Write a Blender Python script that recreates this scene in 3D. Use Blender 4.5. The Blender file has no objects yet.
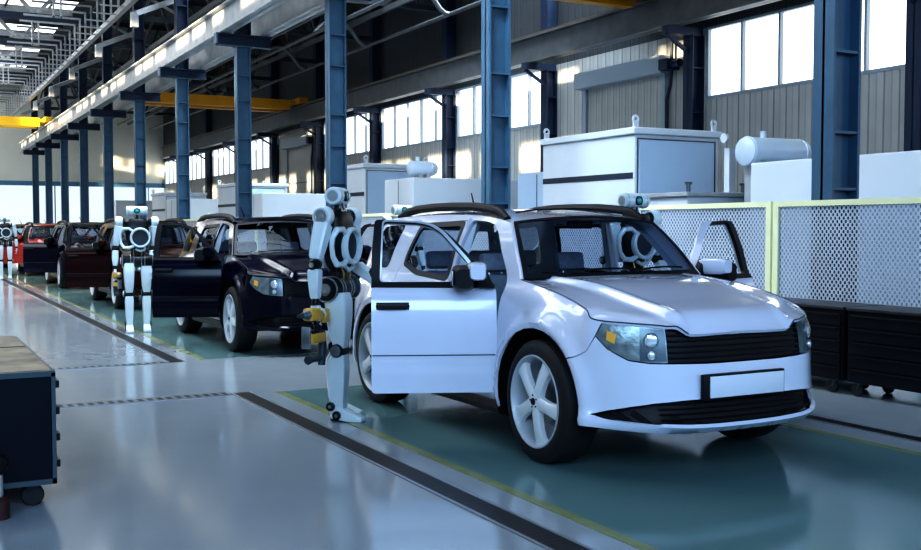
import bpy, bmesh, math, random
from mathutils import Vector, Matrix
from mathutils.geometry import delaunay_2d_cdt
random.seed(7)
PI = math.pi
scene = bpy.context.scene
COL = scene.collection
rad = math.radians

# ------------------------------------------------------------------ materials
def nt(name):
    m = bpy.data.materials.new(name); m.use_nodes = True
    n = m.node_tree; n.nodes.clear()
    return m, n, n.nodes, n.links
def out(n, sh):
    o = n.nodes.new('ShaderNodeOutputMaterial'); n.links.new(sh, o.inputs['Surface']); return o
def mat(name, col, rough=.5, metal=0., coat=0., noise=0., nscale=8., bump=0., spec=.5, emit=None, estr=0.):
    m, n, N, L = nt(name)
    b = N.new('ShaderNodeBsdfPrincipled')
    b.inputs['Roughness'].default_value = rough
    b.inputs['Metallic'].default_value = metal
    b.inputs['Specular IOR Level'].default_value = spec
    b.inputs['Coat Weight'].default_value = coat
    b.inputs['Coat Roughness'].default_value = .04
    b.inputs['Base Color'].default_value = (*col, 1)
    tc = N.new('ShaderNodeTexCoord')
    if noise > 0 or bump > 0:
        t = N.new('ShaderNodeTexNoise'); t.inputs['Scale'].default_value = nscale; t.inputs['Detail'].default_value = 4
        L.new(tc.outputs['Object'], t.inputs['Vector'])
    if noise > 0:
        r = N.new('ShaderNodeMapRange'); r.inputs['From Min'].default_value = .3; r.inputs['From Max'].default_value = .7; r.inputs['To Min'].default_value = 1 - noise; r.inputs['To Max'].default_value = 1 + noise
        L.new(t.outputs['Fac'], r.inputs['Value'])
        x = N.new('ShaderNodeVectorMath'); x.operation = 'SCALE'; x.inputs[0].default_value = col
        L.new(r.outputs[0], x.inputs['Scale']); L.new(x.outputs[0], b.inputs['Base Color'])
    if bump > 0:
        bb = N.new('ShaderNodeBump'); bb.inputs['Strength'].default_value = bump; bb.inputs['Distance'].default_value = .02
        L.new(t.outputs['Fac'], bb.inputs['Height']); L.new(bb.outputs[0], b.inputs['Normal'])
    if emit:
        b.inputs['Emission Color'].default_value = (*emit, 1); b.inputs['Emission Strength'].default_value = estr
    out(n, b.outputs[0])
    return m
def glass(name, tint, gl=.08):
    m, n, N, L = nt(name)
    t = N.new('ShaderNodeBsdfTransparent'); t.inputs[0].default_value = (*tint, 1)
    g = N.new('ShaderNodeBsdfGlossy'); g.inputs['Roughness'].default_value = .02; g.inputs[0].default_value = (.9, .95, 1, 1)
    lw = N.new('ShaderNodeLayerWeight'); lw.inputs[0].default_value = .25
    mr = N.new('ShaderNodeMapRange'); mr.inputs['To Min'].default_value = gl * .5; mr.inputs['To Max'].default_value = min(1, gl * 5)
    L.new(lw.outputs['Fresnel'], mr.inputs['Value'])
    mx = N.new('ShaderNodeMixShader'); L.new(mr.outputs[0], mx.inputs[0]); L.new(t.outputs[0], mx.inputs[1]); L.new(g.outputs[0], mx.inputs[2])
    out(n, mx.outputs[0]); return m
def emissive(name, col, s):
    m, n, N, L = nt(name)
    e = N.new('ShaderNodeEmission'); e.inputs[0].default_value = (*col, 1); e.inputs[1].default_value = s
    tc = N.new('ShaderNodeTexCoord'); t = N.new('ShaderNodeTexNoise'); t.inputs['Scale'].default_value = .25
    L.new(tc.outputs['Object'], t.inputs['Vector'])
    r = N.new('ShaderNodeMapRange'); r.inputs['To Min'].default_value = s * .85; r.inputs['To Max'].default_value = s * 1.15
    L.new(t.outputs['Fac'], r.inputs['Value']); L.new(r.outputs[0], e.inputs[1])
    out(n, e.outputs[0]); return m
def corrugated(name, c1, c2, axis, period, rough=.5):
    """ribbed sheet cladding: dark grooves every `period` metres, with a bump"""
    m, n, N, L = nt(name)
    b = N.new('ShaderNodeBsdfPrincipled'); b.inputs['Roughness'].default_value = rough; b.inputs['Metallic'].default_value = .1
    tc = N.new('ShaderNodeTexCoord'); sp = N.new('ShaderNodeSeparateXYZ'); L.new(tc.outputs['Object'], sp.inputs[0])
    a = N.new('ShaderNodeMath'); a.operation = 'DIVIDE'; a.inputs[1].default_value = period; L.new(sp.outputs[axis], a.inputs[0])
    f = N.new('ShaderNodeMath'); f.operation = 'FRACT'; L.new(a.outputs[0], f.inputs[0])
    r = N.new('ShaderNodeValToRGB'); e = r.color_ramp.elements
    e[0].position = 0; e[0].color = (0, 0, 0, 1); e[1].position = .10; e[1].color = (1, 1, 1, 1)
    for p, v in ((.46, .95), (.5, .5), (.56, .8), (.92, .9), (1, .1)):
        q = e.new(p); q.color = (v, v, v, 1)
    L.new(f.outputs[0], r.inputs[0])
    mx = N.new('ShaderNodeMix'); mx.data_type = 'RGBA'; mx.inputs['A'].default_value = (*c2, 1); mx.inputs['B'].default_value = (*c1, 1)
    L.new(r.outputs[0], mx.inputs['Factor'])
    t = N.new('ShaderNodeTexNoise'); t.inputs['Scale'].default_value = 1.5; L.new(tc.outputs['Object'], t.inputs['Vector'])
    mr = N.new('ShaderNodeMapRange'); mr.inputs['To Min'].default_value = .85; mr.inputs['To Max'].default_value = 1.12; L.new(t.outputs[0], mr.inputs['Value'])
    vm = N.new('ShaderNodeVectorMath'); vm.operation = 'SCALE'; L.new(mx.outputs['Result'], vm.inputs[0]); L.new(mr.outputs[0], vm.inputs['Scale'])
    L.new(vm.outputs[0], b.inputs['Base Color'])
    bp = N.new('ShaderNodeBump'); bp.inputs['Strength'].default_value = .6; bp.inputs['Distance'].default_value = .03
    L.new(r.outputs[0], bp.inputs['Height']); L.new(bp.outputs[0], b.inputs['Normal'])
    out(n, b.outputs[0]); return m

def floor_mat(name, c, rough, c2=None):
    m, n, N, L = nt(name)
    b = N.new('ShaderNodeBsdfPrincipled'); b.inputs['Specular IOR Level'].default_value = .75
    tc = N.new('ShaderNodeTexCoord')
    t = N.new('ShaderNodeTexNoise'); t.inputs['Scale'].default_value = .55; t.inputs['Detail'].default_value = 6; L.new(tc.outputs['Object'], t.inputs['Vector'])
    t2 = N.new('ShaderNodeTexNoise'); t2.inputs['Scale'].default_value = 3.2; t2.inputs['Detail'].default_value = 5; L.new(tc.outputs['Object'], t2.inputs['Vector'])
    mx = N.new('ShaderNodeMix'); mx.data_type = 'RGBA'; mx.inputs['A'].default_value = (*c, 1); mx.inputs['B'].default_value = (*(c2 or [k * .8 for k in c]), 1)
    L.new(t.outputs['Fac'], mx.inputs['Factor']); L.new(mx.outputs['Result'], b.inputs['Base Color'])
    r = N.new('ShaderNodeMapRange'); r.inputs['From Min'].default_value = .3; r.inputs['From Max'].default_value = .7
    r.inputs['To Min'].default_value = rough * .75; r.inputs['To Max'].default_value = rough * 1.35
    L.new(t2.outputs['Fac'], r.inputs['Value']); L.new(r.outputs[0], b.inputs['Roughness'])
    t3 = N.new('ShaderNodeTexNoise'); t3.inputs['Scale'].default_value = 2.0; t3.inputs['Detail'].default_value = 2; L.new(tc.outputs['Object'], t3.inputs['Vector'])
    bp = N.new('ShaderNodeBump'); bp.inputs['Strength'].default_value = .004; bp.inputs['Distance'].default_value = .05
    L.new(t3.outputs['Fac'], bp.inputs['Height']); L.new(bp.outputs[0], b.inputs['Normal'])
    out(n, b.outputs[0]); return m

def perforated(name, c, cell):
    """white sheet with a diamond grid of see-through holes tinted with shade (object y/z plane)"""
    m, n, N, L = nt(name)
    b = N.new('ShaderNodeBsdfPrincipled'); b.inputs['Base Color'].default_value = (*c, 1); b.inputs['Roughness'].default_value = .45
    tr = N.new('ShaderNodeBsdfTransparent'); tr.inputs[0].default_value = (.58, .64, .72, 1)  # tint darkens the view through, standing in for shade in the holes
    tc = N.new('ShaderNodeTexCoord'); sp = N.new('ShaderNodeSeparateXYZ'); L.new(tc.outputs['Object'], sp.inputs[0])
    def mth(op, a, bb):
        q = N.new('ShaderNodeMath'); q.operation = op
        for i, v in enumerate((a, bb)):
            if v is None: continue
            if isinstance(v, (int, float)): q.inputs[i].default_value = v
            else: L.new(v, q.inputs[i])
        return q.outputs[0]
    k = 2 * PI / cell
    cy_ = mth('COSINE', mth('MULTIPLY', sp.outputs[1], k), None)
    cz_ = mth('COSINE', mth('MULTIPLY', sp.outputs[2], k * .8), None)
    pr = mth('MULTIPLY', cy_, cz_)
    hole = mth('GREATER_THAN', pr, .10)
    mx = N.new('ShaderNodeMixShader'); L.new(hole, mx.inputs[0]); L.new(b.outputs[0], mx.inputs[1]); L.new(tr.outputs[0], mx.inputs[2])
    out(n, mx.outputs[0]); return m

def grate_mat(name, c, cdark, axis, period):
    m, n, N, L = nt(name)
    b = N.new('ShaderNodeBsdfPrincipled'); b.inputs['Roughness'].default_value = .45; b.inputs['Metallic'].default_value = .4
    tc = N.new('ShaderNodeTexCoord'); sp = N.new('ShaderNodeSeparateXYZ'); L.new(tc.outputs['Object'], sp.inputs[0])
    a = N.new('ShaderNodeMath'); a.operation = 'DIVIDE'; a.inputs[1].default_value = period; L.new(sp.outputs[axis], a.inputs[0])
    f = N.new('ShaderNodeMath'); f.operation = 'FRACT'; L.new(a.outputs[0], f.inputs[0])
    g = N.new('ShaderNodeMath'); g.operation = 'GREATER_THAN'; g.inputs[1].default_value = .45; L.new(f.outputs[0], g.inputs[0])
    mx = N.new('ShaderNodeMix'); mx.data_type = 'RGBA'; mx.inputs['A'].default_value = (*c, 1); mx.inputs['B'].default_value = (*cdark, 1)
    L.new(g.outputs[0], mx.inputs['Factor']); L.new(mx.outputs['Result'], b.inputs['Base Color'])
    out(n, b.outputs[0]); return m

M = dict(
    floor=floor_mat('floor_grey_blue', (.36, .41, .45), .12, (.28, .32, .355)),
    lane=floor_mat('lane_green', (.17, .285, .29), .11, (.13, .225, .23)),
    yellow_line=mat('yellow_floor_paint', (.23, .26, .13), .25, noise=.15, nscale=5),
    grate=grate_mat('drain_grate', (.022, .025, .03), (.006, .007, .009), 1, .05),
    grate_x=grate_mat('drain_grate_cross', (.22, .24, .26), (.008, .008, .010), 0, .085),
    drain_edge=mat('drain_edge', (.30, .33, .36), .35, .6),
    clad=corrugated('wall_cladding', (.46, .47, .46), (.21, .22, .22), 1, .42),
    clad_hi=corrugated('wall_cladding_shaded', (.075, .085, .095), (.04, .045, .05), 1, .42),  # shade of the upper wall put into the cladding colour
    clad_back=mat('end_wall_panel', (.82, .83, .76), .6, noise=.05, nscale=.4),
    clad_left=corrugated('left_cladding', (.45, .46, .45), (.25, .26, .27), 1, .42),
    shutter=corrugated('shutter_slats', (.44, .45, .43), (.22, .23, .23), 1, .30),
    roof=mat('roof_deck', (.06, .07, .08), .8, noise=.25, nscale=1),
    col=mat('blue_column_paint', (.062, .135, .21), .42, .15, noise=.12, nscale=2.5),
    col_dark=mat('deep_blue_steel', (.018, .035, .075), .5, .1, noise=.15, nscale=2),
    steel_lt=mat('pale_galvanised_steel', (.42, .45, .47), .38, .3, noise=.15, nscale=3),
    steel_mid=mat('grey_steel_shade_toned', (.125, .14, .155), .45, .3, noise=.15, nscale=2),  # grey steel, toned down to carry the shade on the wall-side crane beam
    steel_dk=mat('dark_roof_steel', (.055, .07, .085), .5, .4, noise=.2, nscale=2),
    rail=mat('crane_rail', (.22, .17, .13), .4, .7),
    crane_y=mat('yellow_crane_paint', (.80, .50, .03), .4, noise=.1, nscale=1),
    crane_o=mat('orange_crane_paint', (.62, .30, .02), .4, noise=.1, nscale=1),
    win=emissive('daylight_glazing', (.93, .97, 1.0), 1.9),
    win_end=emissive('end_wall_glazing', (.78, .89, .95), .85),
    sky_panel=emissive('skylight_panel', (.95, .98, 1.0), 2.4),
    mullion=mat('window_frame_paint', (.30, .36, .42), .5),
    white_box=mat('white_machine_enclosure', (.60, .65, .70), .38, noise=.03, nscale=1),
    blue_box=mat('pale_blue_enclosure', (.44, .57, .72), .35, noise=.03, nscale=1),
    slot=mat('dark_slot', (.02, .03, .05), .5),
    fence_y=mat('pale_yellow_fence_paint', (.86, .86, .55), .4, noise=.03),
    perf=perforated('perforated_sheet', (.56, .60, .66), .055),
    cab=mat('black_cabinet', (.006, .008, .012), .45, .0, spec=.25, noise=.2, nscale=6),
    cab_top=mat('dark_worktop', (.03, .035, .04), .4, noise=.3, nscale=4),
    cart=mat('navy_cart_panel', (.002, .005, .012), .45, .0, spec=.2, noise=.1, nscale=3),
    cart_edge=mat('cart_edge_steel', (.06, .09, .11), .4, .5),
    cart_top=mat('dappled_wood_worktop', (.26, .21, .13), .5, noise=.6, nscale=4.5, bump=.2),  # noise paints dappled sun and shadow into the wood colour
    rubber=mat('rubber', (.012, .012, .014), .62, noise=.15, nscale=20),
    blackpl=mat('black_plastic', (.010, .010, .013), .45, spec=.25),
    satin=mat('satin_black_trim', (.010, .011, .014), .45, spec=.25),
    rim=mat('white_alloy', (.80, .83, .86), .28, .15, coat=.4),
    rimin=mat('wheel_barrel', (.50, .54, .58), .45, .2),
    hub=mat('brake_disc', (.30, .32, .34), .35, .9),
    interior=mat('grey_interior', (.055, .065, .085), .75, noise=.1, nscale=20),
    seat=mat('grey_seat_fabric', (.20, .24, .30), .8, noise=.15, nscale=30),
    jamb=mat('door_jamb_silver', (.45, .50, .56), .35, .5),
    dash=mat('black_dashboard', (.012, .013, .016), .6),
    lampbowl=mat('headlight_bowl', (.22, .27, .28), .25, .5, noise=.3, nscale=16, bump=.22),
    lampbez=mat('headlight_bezel', (.10, .13, .15), .25, .6),
    lamplens=mat('headlight_lens', (.72, .80, .84), .08, .5, coat=1),
    amber=mat('amber_indicator', (.85, .42, .06), .25, coat=.5),
    plate=mat('blank_white_plate', (.70, .74, .82), .35, noise=.02),
    glass=glass('car_glass', (.64, .70, .77), .018),
    glass_dk=glass('dark_car_glass', (.10, .12, .14), .07),
    glass_clear=glass('clear_car_glass', (.93, .96, .98), .03),
    paint_w=mat('pearl_white_paint', (.66, .70, .83), .2, .0, coat=1, noise=.01),
    paint_n=mat('navy_paint', (.0012, .002, .012), .14, .0, coat=0, spec=.32, noise=.05),
    paint_m=mat('maroon_black_paint', (.014, .0012, .0015), .14, .0, coat=0, spec=.32, noise=.05),
    paint_r=mat('red_paint', (.60, .035, .02), .28, .0, coat=.8, noise=.05),
    rb_white=mat('robot_white_shell', (.66, .76, .80), .3, .05, coat=.3, noise=.04, nscale=6),
    rb_black=mat('robot_black_core', (.010, .011, .014), .35, .3),
    rb_metal=mat('robot_joint_metal', (.42, .47, .50), .28, .85),
    rb_cyan=mat('robot_lens_teal', (.02, .32, .34), .12, .2, coat=1, emit=(.05, .6, .6), estr=.04),
    rb_wire=mat('brass_wire', (.55, .36, .10), .35, .7),
    tool_y=mat('yellow_tool_housing', (.74, .42, .07), .4, noise=.05),
    tool_g=mat('grey_tool_metal', (.07, .09, .11), .4, .5),
    tank=mat('white_tank', (.55, .64, .74), .3, .1, noise=.04, nscale=2),
    extin=mat('dark_red_enamel', (.035, .010, .010), .4),
)

# ------------------------------------------------------------------ object helpers
def tag(o, label=None, cat=None, group=None, kind=None):
    if label: o['label'] = label
    if cat: o['category'] = cat
    if group: o['group'] = group
    if kind: o['kind'] = kind
    return o
def empty(name, loc=(0, 0, 0), rz=0., label=None, cat=None, group=None, parent=None, kind=None):
    o = bpy.data.objects.new(name, None); COL.objects.link(o)
    o.location = loc; o.rotation_euler = (0, 0, rz); o.empty_display_size = .1
    if parent: o.parent = parent
    return tag(o, label, cat, group, kind)
class MB:
    def __init__(s): s.v = []; s.f = []; s.mi = []; s.cur = 0
    def add(s, vs, fs):
        k = len(s.v); s.v += [tuple(v) for v in vs]; s.f += [tuple(i + k for i in f) for f in fs]; s.mi += [s.cur] * len(fs); return s
    def box(s, c, d, R=None):
        vs = []
        for x in (-1, 1):
            for y in (-1, 1):
                for z in (-1, 1):
                    p = Vector((x * d[0] / 2, y * d[1] / 2, z * d[2] / 2))
                    if R: p = R @ p
                    vs.append(p + Vector(c))
        return s.add(vs, [(0, 1, 3, 2), (4, 6, 7, 5), (0, 4, 5, 1), (2, 3, 7, 6), (0, 2, 6, 4), (1, 5, 7, 3)])
    def bb(s, x0, x1, y0, y1, z0, z1): return s.box(((x0 + x1) / 2, (y0 + y1) / 2, (z0 + z1) / 2), (abs(x1 - x0), abs(y1 - y0), abs(z1 - z0)))
    def bar(s, a, b, w, h=None, up=(0, 0, 1)):
        a = Vector(a); b = Vector(b); h = h or w; d = (b - a); L_ = d.length; d.normalize(); u = Vector(up)
        if abs(d.dot(u)) > .99: u = Vector((1, 0, 0))
        r = d.cross(u).normalized(); u = r.cross(d)
        R = Matrix((r, d, u)).transposed()
        return s.box((a + b) / 2, (w, L_, h), R)
    def loft(s, rings, cap=True, closed=True):
        n = len(rings[0]); vs = [p for r in rings for p in r]; fs = []
        for i in range(len(rings) - 1):
            for j in range(n if closed else n - 1):
                a = i * n + j; b = i * n + (j + 1) % n
                fs.append((a, b, b + n, a + n))
        if cap: fs.append(tuple(range(n - 1, -1, -1))); fs.append(tuple((len(rings) - 1) * n + j for j in range(n)))
        return s.add(vs, fs)
    def frames(s, pts):
        out_ = []; pts = [Vector(p) for p in pts]; pu = None
        for i, p in enumerate(pts):
            d = (pts[min(i + 1, len(pts) - 1)] - pts[max(i - 1, 0)]).normalized()
            if pu is None:
                pu = Vector((0, 0, 1)) if abs(d.z) < .9 else Vector((1, 0, 0))
            r = d.cross(pu).normalized(); u = r.cross(d).normalized(); pu = u
            out_.append((p, r, u))
        return out_
    def tube(s, pts, r, n=10, cap=True, sx=1., sy=1.):
        rs = r if isinstance(r, (list, tuple)) else [r] * len(pts)
        rings = []
        for (p, a, u), q in zip(s.frames(pts), rs):
            rings.append([p + a * math.cos(2 * PI * k / n) * q * sx + u * math.sin(2 * PI * k / n) * q * sy for k in range(n)])
        return s.loft(rings, cap)
    def cyl(s, a, b, r, r2=None, n=20): return s.tube([a, b], [r, r2 if r2 is not None else r], n)
    def ring(s, c, ax, R_, r, n=28, m=10, arc=(0, 2 * PI)):
        c = Vector(c); ax = Vector(ax).normalized(); t = Vector((0, 0, 1)) if abs(ax.z) < .9 else Vector((1, 0, 0))
        u = ax.cross(t).normalized(); w = ax.cross(u); full = abs(arc[1] - arc[0] - 2 * PI) < 1e-4
        rings = []
        for i in range(n if full else n + 1):
            a = arc[0] + (arc[1] - arc[0]) * i / n; d = u * math.cos(a) + w * math.sin(a)
            rings.append([c + d * (R_ + r * math.cos(2 * PI * j / m)) + ax * r * math.sin(2 * PI * j / m) for j in range(m)])
        if full: rings.append(rings[0])
        return s.loft(rings, not full)
    def lathe(s, c, ax, prof, n=36):
        """prof: list of (dist along axis, radius)"""
        c = Vector(c); ax = Vector(ax).normalized(); t = Vector((0, 0, 1)) if abs(ax.z) < .9 else Vector((1, 0, 0))
        u = ax.cross(t).normalized(); w = ax.cross(u)
        return s.loft([[c + ax * h + (u * math.cos(2 * PI * k / n) + w * math.sin(2 * PI * k / n)) * r for k in range(n)] for h, r in prof], False)
    def sphere(s, c, r, n=14, sc=(1, 1, 1)):
        rings = []
        for i in range(1, n):
            t = PI * i / n
            rings.append([(c[0] + sc[0] * r * math.sin(t) * math.cos(2 * PI * k / n), c[1] + sc[1] * r * math.sin(t) * math.sin(2 * PI * k / n), c[2] - sc[2] * r * math.cos(t)) for k in range(n)])
        return s.loft(rings, True)
    def prism(s, poly, h, plane='xy', at=0.):
        """extrude a 2D polygon by h along the axis normal to the plane, from `at`"""
        f = {'xy': lambda a, b, c: (a, b, c), 'xz': lambda a, b, c: (a, c, b), 'yz': lambda a, b, c: (c, a, b)}[plane]
        return s.loft([[f(a, b, at) for a, b in poly], [f(a, b, at + h) for a, b in poly]], True)
    def build(s, name, m, parent=None, smooth=35, bevel=0., label=None):
        me = bpy.data.meshes.new(name); me.from_pydata(s.v, [], s.f); me.validate()
        ms = m if isinstance(m, list) else [m]
        for q in ms: me.materials.append(q)
        bm = bmesh.new(); bm.from_mesh(me); bmesh.ops.remove_doubles(bm, verts=bm.verts, dist=1e-5)
        bmesh.ops.recalc_face_normals(bm, faces=bm.faces)
        if bevel > 0:
            es = [e for e in bm.edges if len(e.link_faces) == 2 and e.calc_face_angle(0) > .6]
            bmesh.ops.bevel(bm, geom=es, offset=bevel, segments=2, affect='EDGES', profile=.5, clamp_overlap=True)
        bm.to_mesh(me); bm.free()
        if smooth:
            me.shade_smooth(); me.set_sharp_from_angle(angle=rad(smooth))
        o = bpy.data.objects.new(name, me); COL.objects.link(o)
        if parent: o.parent = parent
        if label: o['label'] = label
        return o
KIDS = {}
def copy_tree(o, parent=None, swap=None):
    if swap and o.name.startswith('license_plate'): return None
    c = o.copy(); COL.objects.link(c)
    if parent: c.parent = parent
    if swap and c.type == 'MESH':
        if c.name.startswith('frame_'): c.material_slots[0].link = 'OBJECT'; c.material_slots[0].material = M['satin']
        for sl in c.material_slots:
            if sl.material in swap:
                nm = swap[sl.material]; sl.link = 'OBJECT'; sl.material = nm
    for ch in [q for q in list(o.children)]: copy_tree(ch, c, swap)
    return c

# ------------------------------------------------------------------ camera
cam = bpy.data.cameras.new('camera'); co = bpy.data.objects.new('camera', cam); COL.objects.link(co)
cam.sensor_width = 36; cam.lens = 1050 / 921 * 36; cam.clip_end = 400
co.location = (0, 0, 1.55); co.rotation_euler = (rad(90 - 2.563), 0, rad(-28.282))
scene.camera = co

# ------------------------------------------------------------------ hall shell
COLX, WALLX, BAY, Y0 = 8.9, 19.6, 7.24, 8.05
XL, YB, YF, ZR = -10.5, 88., -14., 12.6
ordn = ['first', 'second', 'third', 'fourth', 'fifth', 'sixth', 'seventh', 'eighth', 'ninth', 'tenth', 'eleventh', 'twelfth']

f = MB().bb(XL, WALLX + .3, YF, YB + .3, -.3, 0).build('floor', M['floor']); tag(f, kind='structure')
lane_segs = [(YF, 9.52), (12.28, YB - 6)]
g = MB()
for a, b in lane_segs: g.bb(3.17, 6.16, a, b, -.1, .003)
tag(g.build('floor_lane', M['lane']), 'green painted assembly lane under the row of cars', 'floor lane', kind='structure')
for i, (a, b) in enumerate(lane_segs):
    for j, (x0, x1) in enumerate(((3.13, 3.205), (6.12, 6.19))):
        o = MB().bb(x0, x1, a, b, -.05, .005).build('lane_line', M['yellow_line'])
        tag(o, f"faded yellow floor line on the {'near robot side' if j == 0 else 'fence side'} of the {'white car lane' if i == 0 else 'lane of dark cars'}", 'floor line', 'yellow lane lines')
def drain(x0, x1, y0, y1, cross, label):
    r = empty('floor_drain', ((x0 + x1) / 2, y0, 0), label=label, cat='drain', group='floor drain channels')
    cx_ = (x0 + x1) / 2
    def L_(X, Y): return X - cx_, Y - y0
    a, b = L_(x0, y0), L_(x1, y1)
    MB().bb(a[0], b[0], a[1], b[1], -.05, .007).build('grate', M['grate_x'] if cross else M['grate'], r)
    g = MB(); w = .022
    if cross: w = .006
    if cross: g.bb(a[0], b[0], a[1] - w, a[1], -.05, .008).bb(a[0], b[0], b[1], b[1] + w, -.05, .008)
    else: g.bb(a[0] - w, a[0], a[1], b[1], -.05, .008).bb(b[0], b[0] + w, a[1], b[1], -.05, .008)
    g.build('edge_strip', M['drain_edge'], r)
drain(2.755, 2.905, YF + 1, 9.6, False, 'dark slotted floor drain in front of the robot beside the white car')
drain(2.755, 2.905, 12.2, 70, False, 'dark slotted floor drain running back along the row of dark cars')
drain(6.50, 6.62, YF + 1, 9.6, False, 'dark narrow floor drain between the white car and the black cabinets')
drain(6.50, 6.62, 12.2, 70, False, 'dark narrow floor drain behind the dark cars on the fence side')
drain(-6, 2.72, 9.53, 9.68, True, 'thin cross drain over the grey floor, nearer one, ending at the robot')
drain(-6, 2.72, 12.14, 12.26, True, 'thin cross drain over the grey floor, farther one, by the navy door')

# right wall with the window band: (y0,y1) bays, window z range
colY = [Y0 + BAY * k for k in range(-3, 11)]
WZ0, WZ1 = 5.12, 6.95
doors_at = {2: None, 6: None}      # bay index counted from colY>=Y0
w = MB(); wt = MB()
T = .25
bays = [(colY[i], colY[i + 1]) for i in range(len(colY) - 1)] + [(colY[-1], YB)]
doorbays = {5, 9}
for i, (a, b) in enumerate(bays):
    if i in doorbays:
        w.bb(WALLX, WALLX + T, a, b, 0, 7.0)
    else:
        w.bb(WALLX, WALLX + T, a, b, 0, WZ0); w.bb(WALLX, WALLX + T, a, b, WZ1, 7.0)
        w.bb(WALLX, WALLX + T, a, a + .3, WZ0, WZ1); w.bb(WALLX, WALLX + T, b - .3, b, WZ0, WZ1)
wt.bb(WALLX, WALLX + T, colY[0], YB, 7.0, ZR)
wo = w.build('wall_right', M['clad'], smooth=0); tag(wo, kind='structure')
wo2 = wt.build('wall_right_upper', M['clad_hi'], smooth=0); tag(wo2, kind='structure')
n = 0
for i, (a, b) in enumerate(bays):
    if i in doorbays: continue
    n += 1
    a2, b2 = a + .3, b - .3
    r = empty(f'window_{n}', (WALLX, (a2 + b2) / 2, WZ0), kind='structure')
    h = (b2 - a2) / 2; H = WZ1 - WZ0
    MB().bb(.10, .12, -h, h, 0, H).build('window_pane', M['win'], r, smooth=0)
    g = MB().bb(-.03, .1, -h, h, -.06, .02).bb(-.03, .1, -h, h, H - .02, H + .05).bb(-.02, .1, -h - .02, -h + .06, 0, H).bb(-.02, .1, h - .06, h + .02, 0, H)
    for k in range(1, 5): g.bb(-.01, .1, -h + 2 * h * k / 5 - .035, -h + 2 * h * k / 5 + .035, 0, H)
    g.build('window_frame', M['mullion'], r, smooth=0)
# tall sectional doors
for k, i in enumerate(sorted(doorbays)):
    a, b = bays[i]; ya, yb_ = a + 1.45, a + 5.2
    r = empty(f'door_{k+1}', (WALLX, ya, 0), kind='structure'); W_ = yb_ - ya
    MB().bb(-.06, 0, 0, W_, 0, 6.0).build('door_curtain', M['shutter'], r, smooth=0)
    MB().bb(-.16, 0, -.16, 0, 0, 6.1).bb(-.16, 0, W_, W_ + .16, 0, 6.1).build('door_frame', M['mullion'], r, smooth=0)
    MB().bb(-.42, 0, -.28, W_ + .3, 5.95, 6.45).build('door_header', M['mullion'], r, smooth=0)
    MB().bb(-.5, -.05, -.65, -.28, 6.0, 6.3).cyl((-.28, -.95, 6.15), (-.28, -.5, 6.15), .11).build('door_motor', M['col_dark'], r)
    MB().tube([(-.2, -.5, 7.0), (-.2, -.5, 6.0), (-.2, -.45, 5.6), (-.2, -.3, 5.2), (-.2, -.3, 2)], .05, 8).build('door_cable', M['slot'], r)
    MB().bb(-.075, -.055, 0, W_, 4.0, 4.04).build('door_seam', M['slot'], r, smooth=0)

# end wall: cream panel above, translucent band below
e = MB().bb(XL, WALLX + T, YB, YB + .3, 5.2, ZR).bb(XL, WALLX + T, YB, YB + .3, 0, .8).build('wall_back', M['clad_back'], smooth=0); tag(e, kind='structure')
r = empty('window_20', (0, YB, .8), kind='structure')
MB().bb(XL, WALLX, .10, .14, 0, 4.4).build('window_pane', M['win_end'], r, smooth=0)
g = MB().bb(XL, WALLX, -.12, .1, 4.05, 4.4)
for k in range(5): g.bb(XL + k * 7.2, XL + k * 7.2 + .08, .02, .1, 0, 4.1)
g.build('window_frame', mat('end_wall_rail_blue', (.10, .25, .42), .5), r, smooth=0)

# left wall (out of frame): slots added to shape the low sun into warm patches
SUNZ = [(2.6, 3.9), (6.2, 7.6)]
w = MB()
w.bb(XL - T, XL, YF, YB, 0, 1.0); w.bb(XL - T, XL, YF, YB, 9.2, 10.4)
def left_band(z0, z1, open_):
    """solid strip of the left wall from z0 to z1 with openings [(y0,y1)]"""
    y = YF
    for a, b in open_:
        w.bb(XL - T, XL, y, a, z0, z1); y = b
    w.bb(XL - T, XL, y, YB, z0, z1)
left_band(1.0, 1.93, []); left_band(1.93, 2.1, [(15.6, 17.6), (18.2, 18.6), (20, 21.6), (24, 26)]); left_band(2.1, 2.28, [(19.5, 20.3), (21, 22.2), (23, 23.4), (24.4, 26.0), (27, 27.5), (30, 32), (34, 36)])
left_band(2.46, 2.62, [(24.4, 26.0), (34, 36), (38, 41)])
left_band(2.28, 2.46, [(2.6, 2.8), (3.1, 3.5), (3.8, 4.2), (21, 22.2), (24.4, 26.0), (30, 32)]); left_band(2.62, 8.2, [])
hi = []
for k in range(12):
    for j in range(3): hi.append((-6 + k * 7.26 + j * 2.0, -6 + k * 7.26 + j * 2.0 + [1.75, 1.2, 1.6][(j + k) % 3]))
left_band(8.2, 9.15, [h_ for h_ in hi if h_[0] > 17.5]); left_band(9.15, 9.2, []); left_band(10.4, 11.4, [h_ for h_ in hi if h_[0] > 12]); left_band(11.4, ZR, [])
tag(w.build('wall_left', M['clad_left'], smooth=0), kind='structure')

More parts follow.
